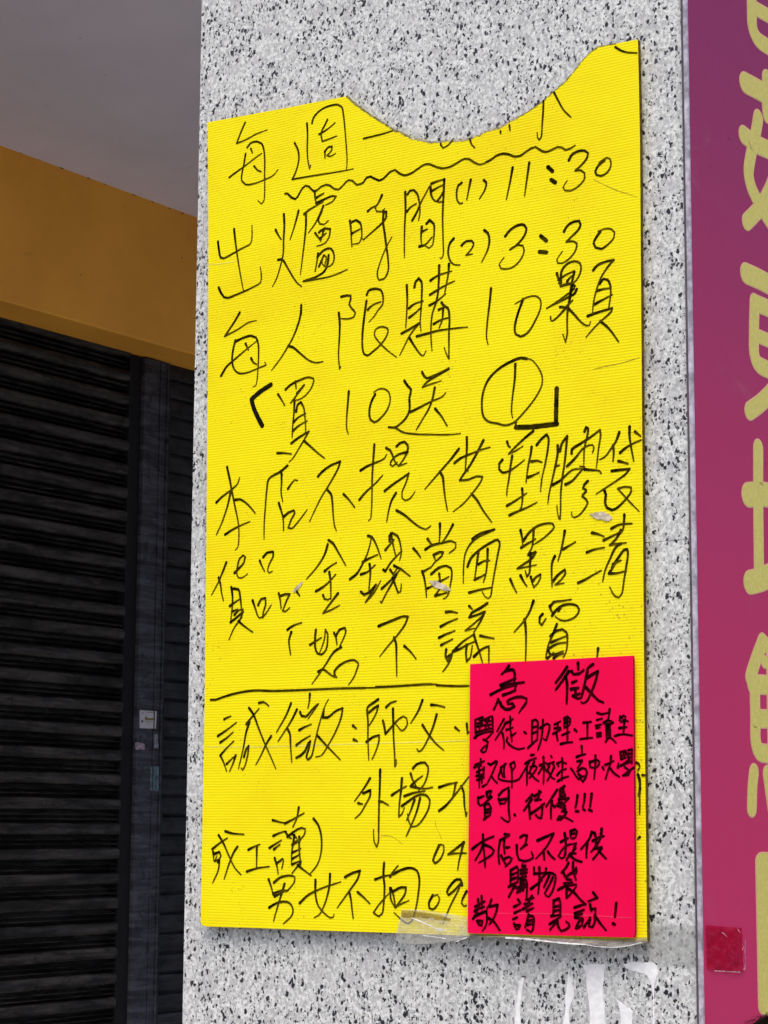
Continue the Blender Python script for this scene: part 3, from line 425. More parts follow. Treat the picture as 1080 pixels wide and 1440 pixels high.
# ================================================================ SETTING
wall_pl = Plane((0, 0, EYE), (1, 0, 0), (0, -1, 0))                   # the pillar's granite face
xl, xr = wall_pl.px(270, 720).x, wall_pl.px(970.5, 720).x
zj = EYE + (wall_pl.px(267, 810).y + wall_pl.px(970, 764).y)/2         # the joint between two granite slabs
XB = xl - 1.9                                                         # plane of the beam over the shopfronts
XS, XP = XB - .13, XB - .115                                           # shutters, post between them
left_pl = lambda x: Plane((x, 0, EYE), (0, 1, 0), (1, 0, 0))
beam_pl, sh_pl, post_pl = left_pl(XB), left_pl(XS), left_pl(XP)
zc = EYE + (beam_pl.px(0, 203).y + beam_pl.px(277, 307).y)/2           # ceiling height
zb = EYE + (beam_pl.px(0, 421.7).y + beam_pl.px(272, 499).y)/2         # underside of the beam
ya, yb = -1.5, 9.0

bm = bmesh.new(); vs = [bm.verts.new(v) for v in ((-60, -60, 0), (60, -60, 0), (60, 60, 0), (-60, 60, 0))]; bm.faces.new(vs)
tag(link('road', bm, MAT['road']), kind='structure')
bm = bmesh.new(); box(bm, (XS-1, -9, -.1), (xr+2.2, 12, .14), .01)
tag(link('pavement', bm, MAT['paving']), kind='structure')

# ---- granite pillar
PD = .62
bm = bmesh.new()
cuts = [0.14]
z = zj
while z > .3: z -= .86
zs = [.14]; z += .86
while z < 3.9: zs.append(z); z += .86
zs.append(zc+.02)
for a, b in zip(zs, zs[1:]): box(bm, (xl, 0, a+.0002), (xr, PD, b-.0002), .0003)
box(bm, (xl+.012, .006, .14), (xr-.012, PD-.006, zc), 0, 1)
pillar = tag(link('granite_pillar', bm, [MAT['granite'], MAT['core']], loc=((xl+xr)/2, PD/2, .14)),
             'square street pillar clad in pale speckled granite slabs', 'pillar')
drips = [
 [(855,545),(873,520),(892,513),(880,570),(870,640),(862,700),(865,760),(868,830),(822,830),(836,740),(842,670),(850,600)],
]
D = [[(540+x/4.5, 1260+y/4.5) for x, y in drips[0]]]
for q in ([(180,352),(192,390),(203,450),(215,500),(196,540),(182,600),(178,700),(136,700),(150,640),(160,580),(158,520),(168,440)],
          [(266,302),(330,296),(412,300),(404,350),(403,395),(396,440),(396,490),(404,560),(408,630),(414,705),(320,705),(316,640),(312,570),(302,490),(294,430),(291,370),(280,330)],
          [(482,518),(512,540),(545,568),(584,590),(580,640),(580,705),(508,705),(510,640),(505,590),(494,550)],
          [(528,300),(575,284),(650,288),(722,288),(740,330),(736,380),(723,420),(719,470),(720,560),(724,640),(722,705),(711,705),(713,600),(715,500),(704,430),(690,390),(668,362),(600,342),(552,326)]):
    D.append([(760+x/4.5, 1290+y/4.5) for x, y in q])
for q in D:
    bm = bmesh.new(); r = smooth(q + [q[0]], 1.5); r = [p for pc in r for p in pc[:-1]]
    r = [(p.x+random.uniform(-.35, .35), p.y+random.uniform(-.35, .35)) for p in r]
    poly(bm, wall_pl, r, .0007, 0, .0012)
    link('paint_drip', bm, MAT['paint'], pillar, smooth=False)

# ---- ceiling, beam, shutters, post of the arcade behind the pillar
YC = min(U(px, -60, Vector((0, 0, zc)), Vector((0, 0, -1))).y for px in (-60, 300)) - .1
bm = bmesh.new(); box(bm, (XB, YC, zc), (xr+.02, yb, zc+.25))
tag(link('ceiling', bm, MAT['ceiling'], loc=((XB+xr)/2, (YC+yb)/2, zc)), 'flat mauve grey painted ceiling of the arcade above the ochre beam', 'ceiling')
bm = bmesh.new(); box(bm, (XB-.5, ya, zb), (XB, yb, zc+.25), .004)
tag(link('beam', bm, MAT['ochre'], loc=(XB-.25, (ya+yb)/2, zb)), 'ochre painted beam running over the dark shutters under the ceiling', 'beam')
chips = bmesh.new()
for x_, y_, s_ in ((2,203,2.6),(29,214.5,1.5),(55,224,1.1),(86,235.5,2.2),(124,250,1.8),(147,258.5,1.2),(188,273.5,1.6),(214,283,1.3),(238,292.5,1.2),(256,299.5,1.5)):
    q = [(x_+s_*1.5*math.cos(t*.7)*random.uniform(.6,1.2), y_+.8+(x_ and .0)+s_*.55*math.sin(t*.7)*random.uniform(.6,1.2)+math.cos(t*.7)*s_*.55) for t in range(9)]
    poly(chips, beam_pl, q, .0012)
link('paint_chips', chips, MAT['chip'], bpy.data.objects['beam'])
y1 = sh_pl.px(177, 700).x; y2a, y2b = post_pl.px(202.5, 600).x, post_pl.px(235.5, 600).x

def curtain(name, ys, ye, pitch, prof, mat):
    bm = bmesh.new(); z0 = .16; n = int((zb+.05-z0)/pitch); rows = []
    for i in range(n):
        dz = random.uniform(-.0008, .0008); dx = random.uniform(-.0012, .0012)
        for fz, fx in prof: rows.append((z0+(i+fz)*pitch+dz, XS+fx+dx))
    ny = 10; grid = []
    for zz, xx in rows: grid.append([bm.verts.new((xx+random.uniform(-.0006, .0006), ys+(ye-ys)*j/ny, zz)) for j in range(ny+1)])
    for a, b in zip(grid, grid[1:]):
        for j in range(ny): bm.faces.new([a[j], a[j+1], b[j+1], b[j]])
    bmesh.ops.recalc_face_normals(bm, faces=bm.faces)
    return bm
pit1 = 35.3/F*(left_pl(XS).P and (U(60, 900, sh_pl.P, sh_pl.n)-CAM).dot(fw))
pit2 = 26.6/F*((U(252, 900, sh_pl.P, sh_pl.n)-CAM).dot(fw))
rolls = Vector((XS, y1-.8, .14))
prof1 = [(0, -.026), (.06, -.026), (.08, -.004), (.105, .0), (.13, -.004), (.15, -.024), (.25, -.024), (.27, -.003), (.295, .001), (.32, -.003), (.34, -.020), (.46, -.020), (.49, .0), (.53, .004), (.66, .007), (.78, .007), (.89, .004), (.94, -.002), (.97, -.024)]
sh1 = bpy.data.objects.new('roller_shutter', None); C.objects.link(sh1); sh1.location = (XS, y1-.8, .14)
tag(sh1, 'sooty dark roller shutter with deep ribbed slats, left of the grey post', 'shutter')
link('slats', curtain('slats', ya, y1, pit1, prof1, 0), MAT['shutter'], sh1, loc=(XS, y1-.8, .14))
bm = bmesh.new(); box(bm, (XS-.05, y1+.001, .14), (XS+.003, y2a-.002, zb-.004))  # near-black box standing in for the shade inside the guide channel
link('guide_rail', bm, MAT['slot'], sh1, loc=(XS, y1, .14))
sh2 = bpy.data.objects.new('roller_shutter', None); C.objects.link(sh2); sh2.location = (XS, y2b+1, .14)
tag(sh2, 'dark flat-panelled shutter with narrow grooves between post and granite pillar', 'shutter')
prof2 = [(0, -.008), (.06, -.008), (.09, .001), (.2, .003), (.8, .003), (.92, .001), (.97, -.008)]
link('slats', curtain('slats', y2b-.02, yb, pit2, prof2, 0), MAT['shutter2'], sh2, loc=(XS, y2b+1, .14))
bm = bmesh.new(); box(bm, (XS-.02, y2b+.003, .14), (XS+.006, y2b+.02, zb-.004))
link('guide_rail', bm, MAT['shutter2'], sh2, loc=(XS, y2b, .14))
bm = bmesh.new()
w_ = y2b-y2a
box(bm, (XS-.05, y2a, .14), (XP, y2a+w_*.64, zb-.003), .002)
box(bm, (XS-.05, y2a+w_*.64+.001, .14), (XP+.003, y2a+w_*.69, zb-.003), .001)
box(bm, (XS-.05, y2a+w_*.69+.001, .14), (XP-.002, y2a+w_*.95, zb-.003), .002)
box(bm, (XS-.05, y2a+w_*.95+.001, .14), (XP+.003, y2b, zb-.003), .001)
tag(link('shutter_post', bm, MAT['post'], loc=(XS, (y2a+y2b)/2, .14)), 'grey blue steel post with upright grooves between the two dark shutters', 'post')
# stickers on the post
def sticker(pts, mat, label, marks=(), h=.0016):
    bm = bmesh.new(); poly(bm, post_pl, pts, h, 0, .0006)
    ctr = post_pl.at(post_pl.px(*pts[-1]), h)
    o = tag(link('sticker', bm, mat, loc=ctr), label, 'sticker')
    if marks:
        b = bmesh.new()
        for (x0, y0, x1, y1_, mi) in marks: poly(b, post_pl, [(x0, y0), (x1, y0), (x1, y1_), (x0, y1_)], h+.0005, mi)
        link('print', b, [MAT['print'], MAT['print_y']], o)
    return o
mk = [(205,1001.3,217,1002,0),(199,1002,200.5,1003.5,0),(203,1010,217,1013,1),(203,1008,206,1010,1),(198,1013,200.5,1016,0),(203,1014.8,214,1015.5,0),(203,1018,211,1018.5,0)]
sticker([(196,998.5),(219.8,1000.3),(218.6,1024.7),(195.8,1024)], MAT['paper'], 'small square white sticker with printed lines on the grey post', mk)
sticker([(189.5,1044.5),(192,1043.5),(202.5,1046),(203.5,1054),(190,1054.2)], MAT['pinkgrey'], 'tiny worn pinkish label at the left edge of the grey post')
sticker([(215.5,1032.5),(221,1032.5),(221,1040),(222,1048),(222.5,1052.5),(214.5,1052)], MAT['bluegrey'], 'narrow torn pale grey blue label below the white square sticker')
sticker([(211,1078),(222.8,1077.4),(222.3,1112.5),(210.5,1112)], MAT['teal'], 'upright faded teal label lowest on the grey post', [(213,1088,216,1091,0),(218,1092,221,1095,0),(213,1098,215,1101,0),(217,1104,220,1107,0)])

# ================================================================ YELLOW NOTICE BOARD
YB = .0135                                                            # the board hangs a little clear of the stone
yel_pl = Plane((0, -YB, EYE), (1, 0, 0), (0, -1, 0))
edge = [(292,172),(390,154),(488,135.5),(494,141),(500,146),(508,152),(515,157),(522,162),(530,166.5),(537,172),(545,176),(551,181),(557,184),(563,185),(568,188.5),(574,192),(580,194),(588,196),(596,196.5),(604,199.5),(612,199),(621,198.6),(630,197.2),(640,197.8),(648,196.6),(655,196.9),(661,194),(667,192),(672,190.8),(678,187.5),(684,184.5),(690,182.5),(697,180),(708,176),(722,168),(740,158),(760,145),(778,129),(795,114),(808,99),(818,86),(828,75),(842,65),(868,61),(897,55.5),
        (898.5,120),(900,200),(901,350),(902.2,500),(904,720),(906.3,1000),(908.5,1180),(910,1324),(845,1323.5),(780,1321),(670,1316.5),(560,1312),(460,1309),(360,1305),(290,1303),(284.5,1301.5),(282,1296),(285,1130),(287.5,1000),(290,760),(292.5,500),(293,330)]
ci = edge.index((488,135.5)); cj = edge.index((868,61)); cut = []
for p, q in zip(edge[ci:cj], edge[ci+1:cj+1]):
    n = max(1, int(math.hypot(q[0]-p[0], q[1]-p[1])/2.2)); rag = .9 if 560 < p[0] < 720 else .4
    cut += [(p[0]+(q[0]-p[0])*t/n+(random.uniform(-rag, rag) if t else 0), p[1]+(q[1]-p[1])*t/n+random.uniform(-rag, rag)) for t in range(n)]
edge = edge[:ci]+cut+edge[cj:]
base_u = yel_pl.px(600, 1312)
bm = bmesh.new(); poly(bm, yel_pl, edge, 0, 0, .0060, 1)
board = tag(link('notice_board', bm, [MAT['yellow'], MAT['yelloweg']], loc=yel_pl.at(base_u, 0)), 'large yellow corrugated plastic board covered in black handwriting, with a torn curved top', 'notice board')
writing.k = 0
for key, (lab, txt) in YELLOW.items():
    w0, w1 = (4.3, 2.5)
    if key in ('wave', 'rule'): w0, w1 = 3.6, 3.2
    if key in ('week',): w0, w1 = 3.5, 2.5
    if key in ('wanted', 'outdoor', 'student', 'anyone', 'phone'): w0, w1 = 4.1, 2.4
    for grp in characters(txt, 7.5):
        bm = bmesh.new(); writing(bm, yel_pl, grp, w0, w1, .0003)
        heavy = any(s[0] > 1.5 for s in grp) and len(grp) < 4
        nm = 'wavy_underline' if key == 'wave' else 'divider_line' if key == 'rule' and len(grp) else 'heavy_bracket' if heavy else 'handwritten_character'
        link(nm, bm, MAT['ink_heavy' if heavy else 'ink'], board)
# rubbed patches and creases
def blob(cx, cy, rx, ry, ang, n=26, j=.22):
    o = []
    for i in range(n):
        t = 2*math.pi*i/n; k = 1+random.uniform(-j, j)
        x, y = rx*math.cos(t)*k, ry*math.sin(t)*k
        o.append((cx+x*math.cos(ang)-y*math.sin(ang), cy+x*math.sin(ang)+y*math.cos(ang)))
    return o
for a in ((846.5,726,15,5.2,.18), (620,824,17,4.5,.36), (419,826,2.2,10,.75)):
    bm = bmesh.new(); poly(bm, yel_pl, blob(*a), .0011, 0); link('scuff_mark', bm, MAT['scuff'], board)
def crease(pts, wpx, mat, name, pl=None, par=None, h=.00022):
    pl = pl or yel_pl; bm = bmesh.new()
    q = [pl.px(p.x, p.y) for pc in smooth(pts, 3) for p in pc]
    ribbon(bm, pl, q, [wpx*.5*DIST/F*random.uniform(.5, 1.2) for _ in q], h); return link(name, bm, mat, par or board)
crease([(291,1050),(350,1050.5),(420,1049),(500,1046),(580,1044),(655,1041.5)], 1.2, MAT['crease'], 'crease')
crease([(834,519.5),(850,515.5),(870,511.5),(899,503)], 1.1, MAT['dark_crease'], 'crease')
crease([(835,252.5),(850,260),(868,268),(884,273),(896,277.5)], .8, MAT['dark_crease'], 'crease')
crease([(292,372),(310,371),(335,367)], 1.0, MAT['crease'], 'crease')
crease([(612,1155),(614,1165),(618,1172),(621,1180)], .7, MAT['dark_crease'], 'crease')
crease([(536,1175),(550,1176),(560,1182),(566,1187)], .7, MAT['dark_crease'], 'crease')

def torn(a0, a1, w, mat, h, nm):
    bm = bmesh.new(); q = [yel_pl.px(p[0], p[1]+.4) for p in cut if a0 <= p[0] <= a1]
    ribbon(bm, yel_pl, q, [w*.5*DIST/F*random.uniform(.3, 1.3) for _ in q], h); link(nm, bm, mat, board)
torn(488, 580, 3.0, MAT['tornedge'], .00025, 'torn_edge'); torn(575, 730, 3.4, MAT['tornpale'], .00028, 'torn_edge'); torn(725, 870, 1.6, MAT['tornedge'], .00025, 'torn_edge')
# ================================================================ RED CARD
RB = YB + .0075
red_pl = Plane((0, -RB, EYE), (1, 0, 0), (0, -1, 0))
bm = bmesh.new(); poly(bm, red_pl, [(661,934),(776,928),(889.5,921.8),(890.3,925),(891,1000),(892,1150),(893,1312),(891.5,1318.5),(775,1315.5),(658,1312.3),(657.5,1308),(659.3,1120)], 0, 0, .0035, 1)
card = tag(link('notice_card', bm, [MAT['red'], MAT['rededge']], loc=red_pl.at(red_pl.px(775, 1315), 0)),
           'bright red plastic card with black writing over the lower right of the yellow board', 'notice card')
writing.k = 0
for key, txt in RED.items():
    for grp in characters(txt, 3.2):
        bm = bmesh.new(); writing(bm, red_pl, grp, *((4.7, 3.8) if key == 'urgent' else (3.7, 2.9) if key in ('roles', 'welcome') else (4.2, 3.2)), .0003, .12)
        link('handwritten_character', bm, MAT['ink_red'], card)
crease([(700,1284.5),(740,1284.6),(790,1285.5),(840,1288),(889,1291)], .8, MAT['redcrease'], 'crease', red_pl, card)

# ================================================================ TAPE
def sheet(pl, top, bot, hs, n=40, amp=.0008):
    """thin film between two outlines given in photo pixels; hs = (height of top edge, height of bottom edge) out of the plane, per control point"""
    def res(pts):
        q = [p for pc in smooth(pts, 2.0) for p in pc]; ln = [0]
        for a, b in zip(q, q[1:]): ln.append(ln[-1]+(b-a).length)
        o = []; i = 0
        for k in range(n+1):
            t = ln[-1]*k/n
            while i < len(q)-2 and ln[i+1] < t: i += 1
            d = ln[i+1]-ln[i]; o.append(q[i].lerp(q[i+1], 0 if d < 1e-9 else min(1, (t-ln[i])/d)))
        return o
    T, B = res(top), res(bot); bm = bmesh.new(); m = 10; g = []
    for k in range(n+1):
        f = k/n*(len(hs)-1); i = min(len(hs)-2, int(f)); u = f-i
        h0 = hs[i][0]*(1-u)+hs[i+1][0]*u; h1 = hs[i][1]*(1-u)+hs[i+1][1]*u
        row = []
        for j in range(m+1):
            p = T[k].lerp(B[k], j/m); h = h0+(h1-h0)*j/m
            h += amp*(math.sin(k*.9+j*1.7)+math.sin(k*.37-j*2.3)+random.uniform(-.6, .6))*.5
            row.append(bm.verts.new(pl.at(pl.px(p.x, p.y), h)))
        g.append(row)
    for a, b in zip(g, g[1:]):
        for j in range(m): bm.faces.new([a[j], b[j], b[j+1], a[j+1]])
    return bm
# left strip: over the lower edge of the yellow board, loose below
t1 = tag(link('clear_tape', sheet(yel_pl, [(566,1279),(590,1279.5),(625,1284),(659,1289)], [(558,1320),(566,1326),(600,1327),(632,1324.5),(662,1318.5)],
     [(.0012,.004),(.0014,.006),(.0014,.006),(.0012,.002)]), MAT['tape'], loc=yel_pl.at(yel_pl.px(610, 1326), .003), smooth=True),
     'crumpled clear tape over the bottom edge of the yellow board left of the red card', 'tape')
bm = bmesh.new(); poly(bm, yel_pl, [(566,1280),(580,1280.5),(600,1283),(622,1287),(636,1292),(634,1295),(612,1293.5),(590,1290),(570,1291),(566,1288)], .0026)
link('dirt_band', bm, MAT['dirt'], t1)
crease([(583,1291),(598,1297),(612,1303.5),(622,1309)], 1.6, MAT['glint'], 'fold_glint', yel_pl, t1, .0042)  # white streaks painted as highlights on the crumpled tape
crease([(618,1306),(630,1308)], 2.4, MAT['glint'], 'fold_glint', yel_pl, t1, .0043)
crease([(600,1315),(616,1317),(632,1319.5)], 1.2, MAT['glint'], 'fold_glint', yel_pl, t1, .0072)
crease([(645,1324),(652,1321.5),(661,1318)], .9, MAT['glint'], 'fold_glint', yel_pl, t1, .0062)
# loose strip hanging under the red card
t2 = tag(link('clear_tape', sheet(yel_pl, [(661,1313),(720,1315.5),(800,1318),(880,1320),(911,1318)], [(664,1318.5),(722,1317.8),(760,1320.5),(834,1327.5),(878,1331),(905,1327),(913,1324)],
     [(.002,.004),(.003,.012),(.003,.014),(.003,.012),(.001,.003)]), MAT['tape_dark'], loc=yel_pl.at(yel_pl.px(790, 1322), .004), smooth=True),
     'loose sagging strip of clear tape hanging below the red card', 'tape')
crease([(722,1317.8),(750,1319.6),(775,1322.4),(805,1325.5),(833,1327.3)], 2.2, MAT['glint'], 'fold_glint', yel_pl, t2, .0150)  # folded rim of the sagging tape, its shine painted white
crease([(833,1327.3),(850,1330),(878,1331),(898,1328),(912,1324.3)], 1.0, MAT['glint'], 'fold_glint', yel_pl, t2, .0155)
# wide strip stuck flat on the stone
t3 = tag(link('clear_tape', sheet(wall_pl, [(903,1299),(940,1300),(987.2,1302)], [(908,1350),(930,1355),(960,1358),(988.5,1360)], [(.0016,.0016)]*2, amp=.0002), MAT['tape_stone'],
     loc=wall_pl.at(wall_pl.px(945, 1358), .001), smooth=True), 'wide flat clear tape greying the granite beside the lower corner of the yellow board', 'tape')
crease([(925,1355.5),(945,1357.5),(985,1360)], .6, MAT['tape_stone'], 'tape_edge', wall_pl, t3, .0019)

# ================================================================ PURPLE SHOP SIGN
va = math.atan((3130-540)/(F/math.cos(PITCH))) - YAW                   # the sign stands a few degrees off square to the pillar
sdir = Vector((math.sin(va), math.cos(va), 0)); snor = Vector((math.cos(va), -math.sin(va), 0))
S0 = Vector((xr+.0090, -.004, EYE)); sg_pl = Plane(S0, sdir, snor)
WS = sg_pl.px(1240, 720).x; z0s, z1s = 1.02-EYE, 2.95-EYE
def slab(bm, s0, s1, za, zb_, ha, hb, mi=0):
    v = [bm.verts.new(sg_pl.at((s, q), h)) for s in (s0, s1) for q in (za, zb_) for h in (ha, hb)]
    for f in ((0,1,3,2),(4,6,7,5),(0,4,5,1),(2,3,7,6),(0,2,6,4),(1,5,7,3)): bm.faces.new([v[i] for i in f]).material_index = mi
    bmesh.ops.recalc_face_normals(bm, faces=bm.faces)
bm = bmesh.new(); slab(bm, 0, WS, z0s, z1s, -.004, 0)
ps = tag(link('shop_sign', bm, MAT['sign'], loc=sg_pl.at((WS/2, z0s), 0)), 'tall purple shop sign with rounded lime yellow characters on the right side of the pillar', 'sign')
bm = bmesh.new(); slab(bm, -.0030, -.0004, z0s-.002, z1s+.002, -.0046, .0002); slab(bm, -.0003, .05, z0s-.002, z1s+.002, -.0046, -.0043); link('edge_trim', bm, MAT['trim'], ps)
bm = bmesh.new(); slab(bm, -.0006, .2, z0s, z1s, -.0088, -.0058); link('gap_shade_strip', bm, MAT['gap'], ps)  # dark strip filling the gap to the pillar, painted as its shade
bm = bmesh.new(); slab(bm, .21, WS, z0s, z1s, -.03, -.0058); link('backing_frame', bm, MAT['gap'], ps)
# characters: centre lines (photo pixels) and stroke widths (metres)
V, H_ = .0185, .0205
CH = [
 [(V, [(1057,-60),(1057,15),(1058.5,40),(1066,56),(1080,66),(1105,82),(1150,108)]), (H_*.8, [(1062,12),(1085,25),(1110,38),(1150,60)]), (V, [(1150,-30),(1150,105)]), (H_*.8, [(1057,-62),(1100,-36),(1150,-12)])],
 [(H_*1.15, [(1048,116.5),(1064,125),(1085,137),(1150,170)]), (V, [(1078,112),(1078,150),(1079,162)]),
  (V, [(1066,166),(1062,190),(1055,222),(1052.5,243),(1056,262),(1066,284),(1078,305),(1096,330),(1130,372)]), (H_*1.0, [(1046,190),(1062,202),(1085,213),(1150,246)]), (V, [(1112,170),(1098,215),(1084,262),(1070,290),(1060,302),(1050,312)]), (V, [(1078,110),(1150,140)])],
 [(H_*1.1, [(1049,384.5),(1068,393),(1095,408),(1150,436)]), (V, [(1061,425),(1060,470),(1061,500),(1066,512),(1080,520),(1110,533),(1150,548)]), (H_*.9, [(1062,426),(1085,436),(1110,448),(1150,466)]), (H_*.72, [(1064,472),(1090,483),(1150,508)]), (V, [(1150,462),(1150,548)]),
  (V*1.05, [(1100,532),(1083,553),(1068,568),(1054,578)]), (V*1.05, [(1112,548),(1150,600)])],
 [(V, [(1066,630),(1066,700),(1067,800)]), (H_*1.25, [(1052,696),(1070,695),(1100,700),(1150,712)]), (H_*1.2, [(1054.5,819),(1070,815),(1095,804),(1150,797)]), (V, [(1118,640),(1118,800)])],
 [(V, [(1072,903),(1062,930),(1055,952)]), (V*.9, [(1055,952),(1060,968)]), (H_*.8, [(1074,904),(1090,918),(1120,936)]), (V, [(1061,962),(1062,1010),(1063,1045),(1068,1057),(1080,1060),(1150,1060)]), (H_*.95, [(1058,962),(1090,964),(1150,966)]), (H_*.9, [(1062,1011),(1090,1011),(1150,1012)]),
  (V*.9, [(1083.5,915),(1084,960),(1085.5,1060)]), (V, [(1120,930),(1124,1060)]), (H_*.6, [(1075,931),(1090,932),(1120,934)]),
  (V*.92, [(1060,1086),(1058,1105),(1057,1137)]), (V*.92, [(1079,1088),(1082,1110),(1086,1138)]), (V*.92, [(1098,1090),(1103,1112),(1110,1140)]), (V*.92, [(1120,1092),(1128,1115),(1138,1142)])],
]
for strokes in CH:
    bo, bf = bmesh.new(), bmesh.new(); k = 0
    for wd, pts in strokes:
        for pc in smooth(pts, 3):
            q = [sg_pl.px(p.x, p.y) for p in pc]; k += 1
            ribbon(bo, sg_pl, q, [wd/2+.0013]*len(q), .0002+k*2e-6, cap=10); ribbon(bf, sg_pl, q, [wd/2+.0002]*len(q), .0004+k*2e-6, cap=10)
    co = link('character', bf, MAT['letter'], ps); link('character_outline', bo, MAT['outline'], co)
def rrect(x0, y0, x1, y1, rx, ry, n=8):
    o = []
    for cx, cy, a in ((x1-rx, y0+ry, -90), (x1-rx, y1-ry, 0), (x0+rx, y1-ry, 90), (x0+rx, y0+ry, 180)):
        for i in range(n+1):
            t = R(a+90*i/n); o.append((cx+rx*math.cos(t), cy+ry*math.sin(t)))
    return o
def skew(p): x, y = p; return (x+(y-1310)*.020, y+(x-1064)*.03)
bf = bmesh.new(); poly(bf, sg_pl, [skew(p) for p in rrect(1065, 1199, 1170, 1427, 9, 13)], .0004, 0)
bo = bmesh.new(); poly(bo, sg_pl, [skew(p) for p in rrect(1063.6, 1197.4, 1171.4, 1428.6, 10, 14)], .0002, 0)
pn = link('lime_panel', bf, MAT['letter'], ps); link('panel_outline', bo, MAT['outline'], pn)
# red tape patch near the lower edge of the sign
bm = sheet(sg_pl, [(991.5,1301),(1010,1302.5),(1042,1305)], [(993,1362),(1012,1364),(1043.5,1366)], [(.0014,.0014)]*2, n=20, amp=.0006)
rt_ = tag(link('red_tape', bm, MAT['tape_red'], loc=sg_pl.at(sg_pl.px(1017, 1364), .001), smooth=True), 'square of wrinkled glossy red tape stuck low on the purple sign edge', 'tape')

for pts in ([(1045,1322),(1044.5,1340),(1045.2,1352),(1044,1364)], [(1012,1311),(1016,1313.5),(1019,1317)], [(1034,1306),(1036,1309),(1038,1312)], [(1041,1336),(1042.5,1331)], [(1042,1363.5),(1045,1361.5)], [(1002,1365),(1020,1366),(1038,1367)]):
    crease(pts, 1.1, MAT['pinkglint'], 'fold_glint', sg_pl, rt_, .0026)  # pale pink streaks painted as sparkle on the red tape
# ================================================================ PERSON standing in front of the sign, back to the camera (only the crown shows)
Hc = CAM + ray(1152, 1614).normalized()*1.78                          # centre of the skull
person = bpy.data.objects.new('person', None); C.objects.link(person); person.location = (Hc.x, Hc.y, 0)
tag(person, 'crown of a black haired person standing in front of the purple sign', 'person')
px_, py_, hz = Hc.x, Hc.y, Hc.z
pz = max(0, 0)
look = Vector((-.25, 1, 0)).normalized(); side = Vector((look.y, -look.x, 0))
def W(s, f, z): return Vector((px_, py_, 0)) + side*s + look*f + Vector((0, 0, z))
def skin(name, nodes, edges, mat, root=0, sub=2, parent=person):
    me = bpy.data.meshes.new(name); me.from_pydata([tuple(p-person.location) for p, r in nodes], edges, []); me.materials.append(mat)
    o = bpy.data.objects.new(name, me); C.objects.link(o); o.parent = parent
    m = o.modifiers.new('skin', 'SKIN'); m.use_smooth_shade = True
    for i, (p, r) in enumerate(nodes):
        sv = me.skin_vertices[0].data[i]; sv.radius = r if isinstance(r, tuple) else (r, r); sv.use_root = (i == root)
    s_ = o.modifiers.new('sub', 'SUBSURF'); s_.levels = sub; s_.render_levels = sub
    return o
T = hz + .105                                                          # top of the head
k_ = T/1.62
nodes = [(W(0,0,.86*k_),.105),(W(0,0,.98*k_),.10),(W(0,-.01,1.10*k_),.105),(W(0,-.015,1.22*k_),(.115,.10)),(W(0,-.005,1.335*k_),.07),(W(0,.0,hz-.135),.050),(W(0,.015,hz-.085),.062),(W(0,.02,hz-.03),.078),(W(0,.01,hz+.03),.080),(W(0,.0,hz+.075),.052)]
edges = [(i, i+1) for i in range(9)]
def chain(pts, start):
    prev = start
    for p in pts: nodes.append(p); edges.append((prev, len(nodes)-1)); prev = len(nodes)-1
    return prev
for sg in (1, -1):
    wr = chain([(W(.165*sg,-.01,1.315*k_),.055),(W(.20*sg,-.02,1.18*k_),.045),(W(.215*sg,-.02,1.03*k_),.038),(W(.22*sg,.02,.91*k_),.032),(W(.222*sg,.05,.80*k_),.024),(W(.222*sg,.06,.745*k_),(.022,.036))], 3)
    for i, (o_, ln) in enumerate(((-.028,.062),(-.010,.072),(.010,.068),(.027,.054))):
        chain([(W(.222*sg,.06+o_,.715*k_),.0095),(W(.217*sg,.062+o_,(.715-ln*.55)*k_),.0085),(W(.205*sg,.060+o_,(.715-ln)*k_),.0075)], wr)
    chain([(W(.212*sg,.095,.752*k_),.011),(W(.200*sg,.108,.722*k_),.009)], wr)
    chain([(W(.085*sg,0,.80*k_),.085),(W(.095*sg,.01,.64*k_),.07),(W(.098*sg,.012,.46*k_),.052),(W(.10*sg,-.005,.30*k_),.045),(W(.10*sg,-.01,.19),.034),(W(.10*sg,.06,.165),.034),(W(.102*sg,.13,.158),.028)], 0)
skin('body', nodes, edges, MAT['skin'])
jn = [(W(0,0,.80*k_),(.135,.125)),(W(0,0,.95*k_),.13),(W(0,-.01,1.10*k_),.133),(W(0,-.015,1.23*k_),(.14,.12)),(W(0,-.005,1.33*k_),.085)]; je = [(0,1),(1,2),(2,3),(3,4)]
for sg in (1, -1):
    p = 3
    for q in ((W(.165*sg,-.01,1.318*k_),.072),(W(.20*sg,-.02,1.18*k_),.06),(W(.215*sg,-.02,1.03*k_),.053),(W(.22*sg,.02,.90*k_),.046),(W(.222*sg,.045,.81*k_),.040)):
        jn.append(q); je.append((p, len(jn)-1)); p = len(jn)-1
skin('jacket', jn, je, MAT['jacket'])
tn = [(W(0,0,.86*k_),.125)]; te = []
for sg in (1, -1):
    p = 0
    for q in ((W(.085*sg,0,.80*k_),.10),(W(.095*sg,.01,.64*k_),.085),(W(.098*sg,.012,.46*k_),.068),(W(.10*sg,-.005,.30*k_),.06),(W(.10*sg,-.01,.20),.052)):
        tn.append(q); te.append((p, len(tn)-1)); p = len(tn)-1
skin('trousers', tn, te, MAT['trousers'])
for sg in (1, -1):
    skin('shoe', [(W(.10*sg,-.035,.172),.034),(W(.10*sg,.05,.172),.038),(W(.103*sg,.14,.166),.030),(W(.104*sg,.19,.163),.022)], [(0,1),(1,2),(2,3)], MAT['shoe'])
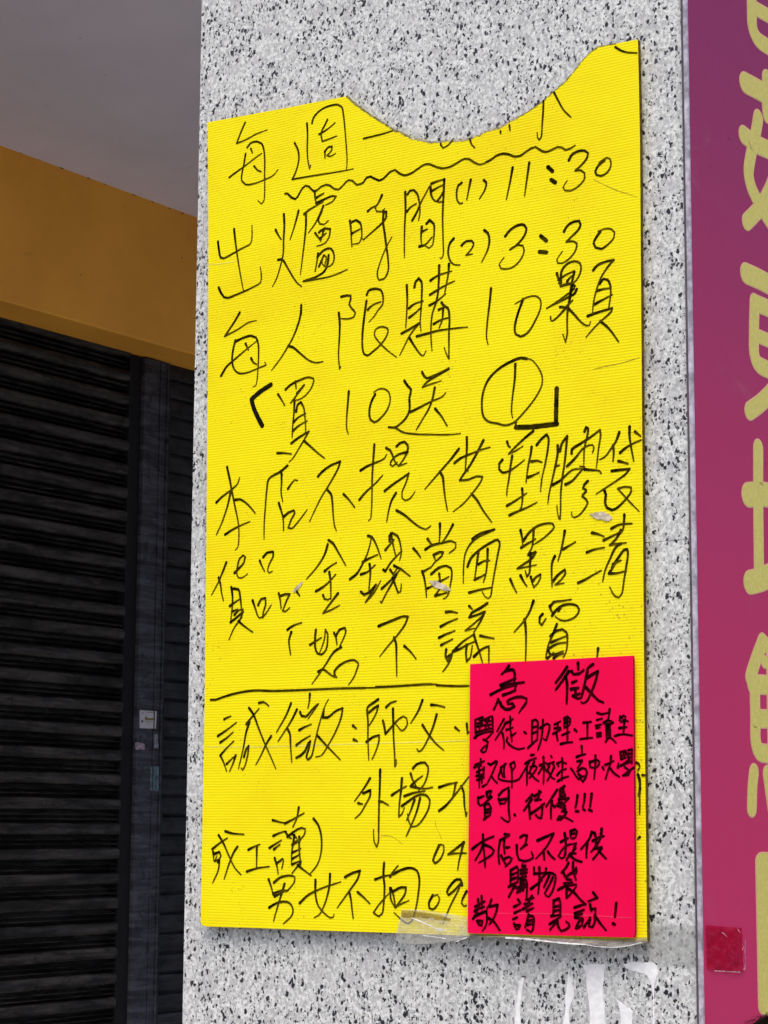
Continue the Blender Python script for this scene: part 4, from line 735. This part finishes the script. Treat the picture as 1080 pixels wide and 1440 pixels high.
# face (turned to the sign) and ears
bm = bmesh.new()
for v in bmesh.ops.create_uvsphere(bm, u_segments=10, v_segments=8, radius=1)['verts']: v.co = W(v.co.x*.012, .098+v.co.y*.018, hz-.035+v.co.z*.022)
link('nose', bm, MAT['skin'], person, smooth=True)
for sg in (1, -1):
    bm = bmesh.new()
    for v in bmesh.ops.create_uvsphere(bm, u_segments=10, v_segments=8, radius=1)['verts']: v.co = W(sg*.082+v.co.x*.008, -.005+v.co.y*.018, hz-.03+v.co.z*.030)
    link('ear', bm, MAT['skin'], person, smooth=True)
    bm = bmesh.new()
    for v in bmesh.ops.create_uvsphere(bm, u_segments=10, v_segments=8, radius=1)['verts']: v.co = W(sg*.031+v.co.x*.012, .088+v.co.y*.008, hz-.005+v.co.z*.007)
    link('eye', bm, MAT['hair'], person, smooth=True)
bm = bmesh.new()
for v in bmesh.ops.create_uvsphere(bm, u_segments=10, v_segments=8, radius=1)['verts']: v.co = W(v.co.x*.024, .088+v.co.y*.008, hz-.078+v.co.z*.006)
link('mouth', bm, m_plain('lips', (.42, .16, .14)), person, smooth=True)
# hair: a cap and many fine strands
bm = bmesh.new()
for v in bmesh.ops.create_uvsphere(bm, u_segments=28, v_segments=18, radius=1)['verts']:
    c = v.co.copy(); f = c.y
    zlow = -.55 if f < .2 else .25
    cz = max(c.z, zlow)
    v.co = W(c.x*.090, -.008+c.y*.103, hz+.010+cz*.102)
rng = random.Random(3)
for i in range(2600):
    th = rng.uniform(0, 2*math.pi); ph = math.acos(rng.uniform(-.35, 1)); d = Vector((math.sin(ph)*math.cos(th), math.sin(ph)*math.sin(th), math.cos(ph)))
    if d.y > .35 and d.z < .3: continue
    p = Vector((d.x*.089, -.008+d.y*.102, .010+d.z*.101)); g = Vector((d.x*.55, d.y*.55-.1, -.75)).normalized(); g = (g - d*g.dot(d)*.88).normalized()
    g = (g + Vector((rng.gauss(0,.35), rng.gauss(0,.35), rng.gauss(0,.2)))).normalized()
    L_ = rng.uniform(.02, .05); sdv = d.cross(g).normalized()*.0007; prev = None
    for s_ in range(4):
        q = p + g*(L_*s_/3) + d*(.004*math.sin(s_*1.2) + .0025*rng.random()) + Vector((0,0,-.012*(s_/3)**2))
        wd_ = sdv*(1-s_/3.4)
        a_, b_ = bm.verts.new(W(q.x-wd_.x, q.y-wd_.y, hz+q.z-wd_.z)), bm.verts.new(W(q.x+wd_.x, q.y+wd_.y, hz+q.z+wd_.z))
        if prev: bm.faces.new([prev[0], prev[1], b_, a_])
        prev = (a_, b_)
link('hair', bm, MAT['hair'], person)
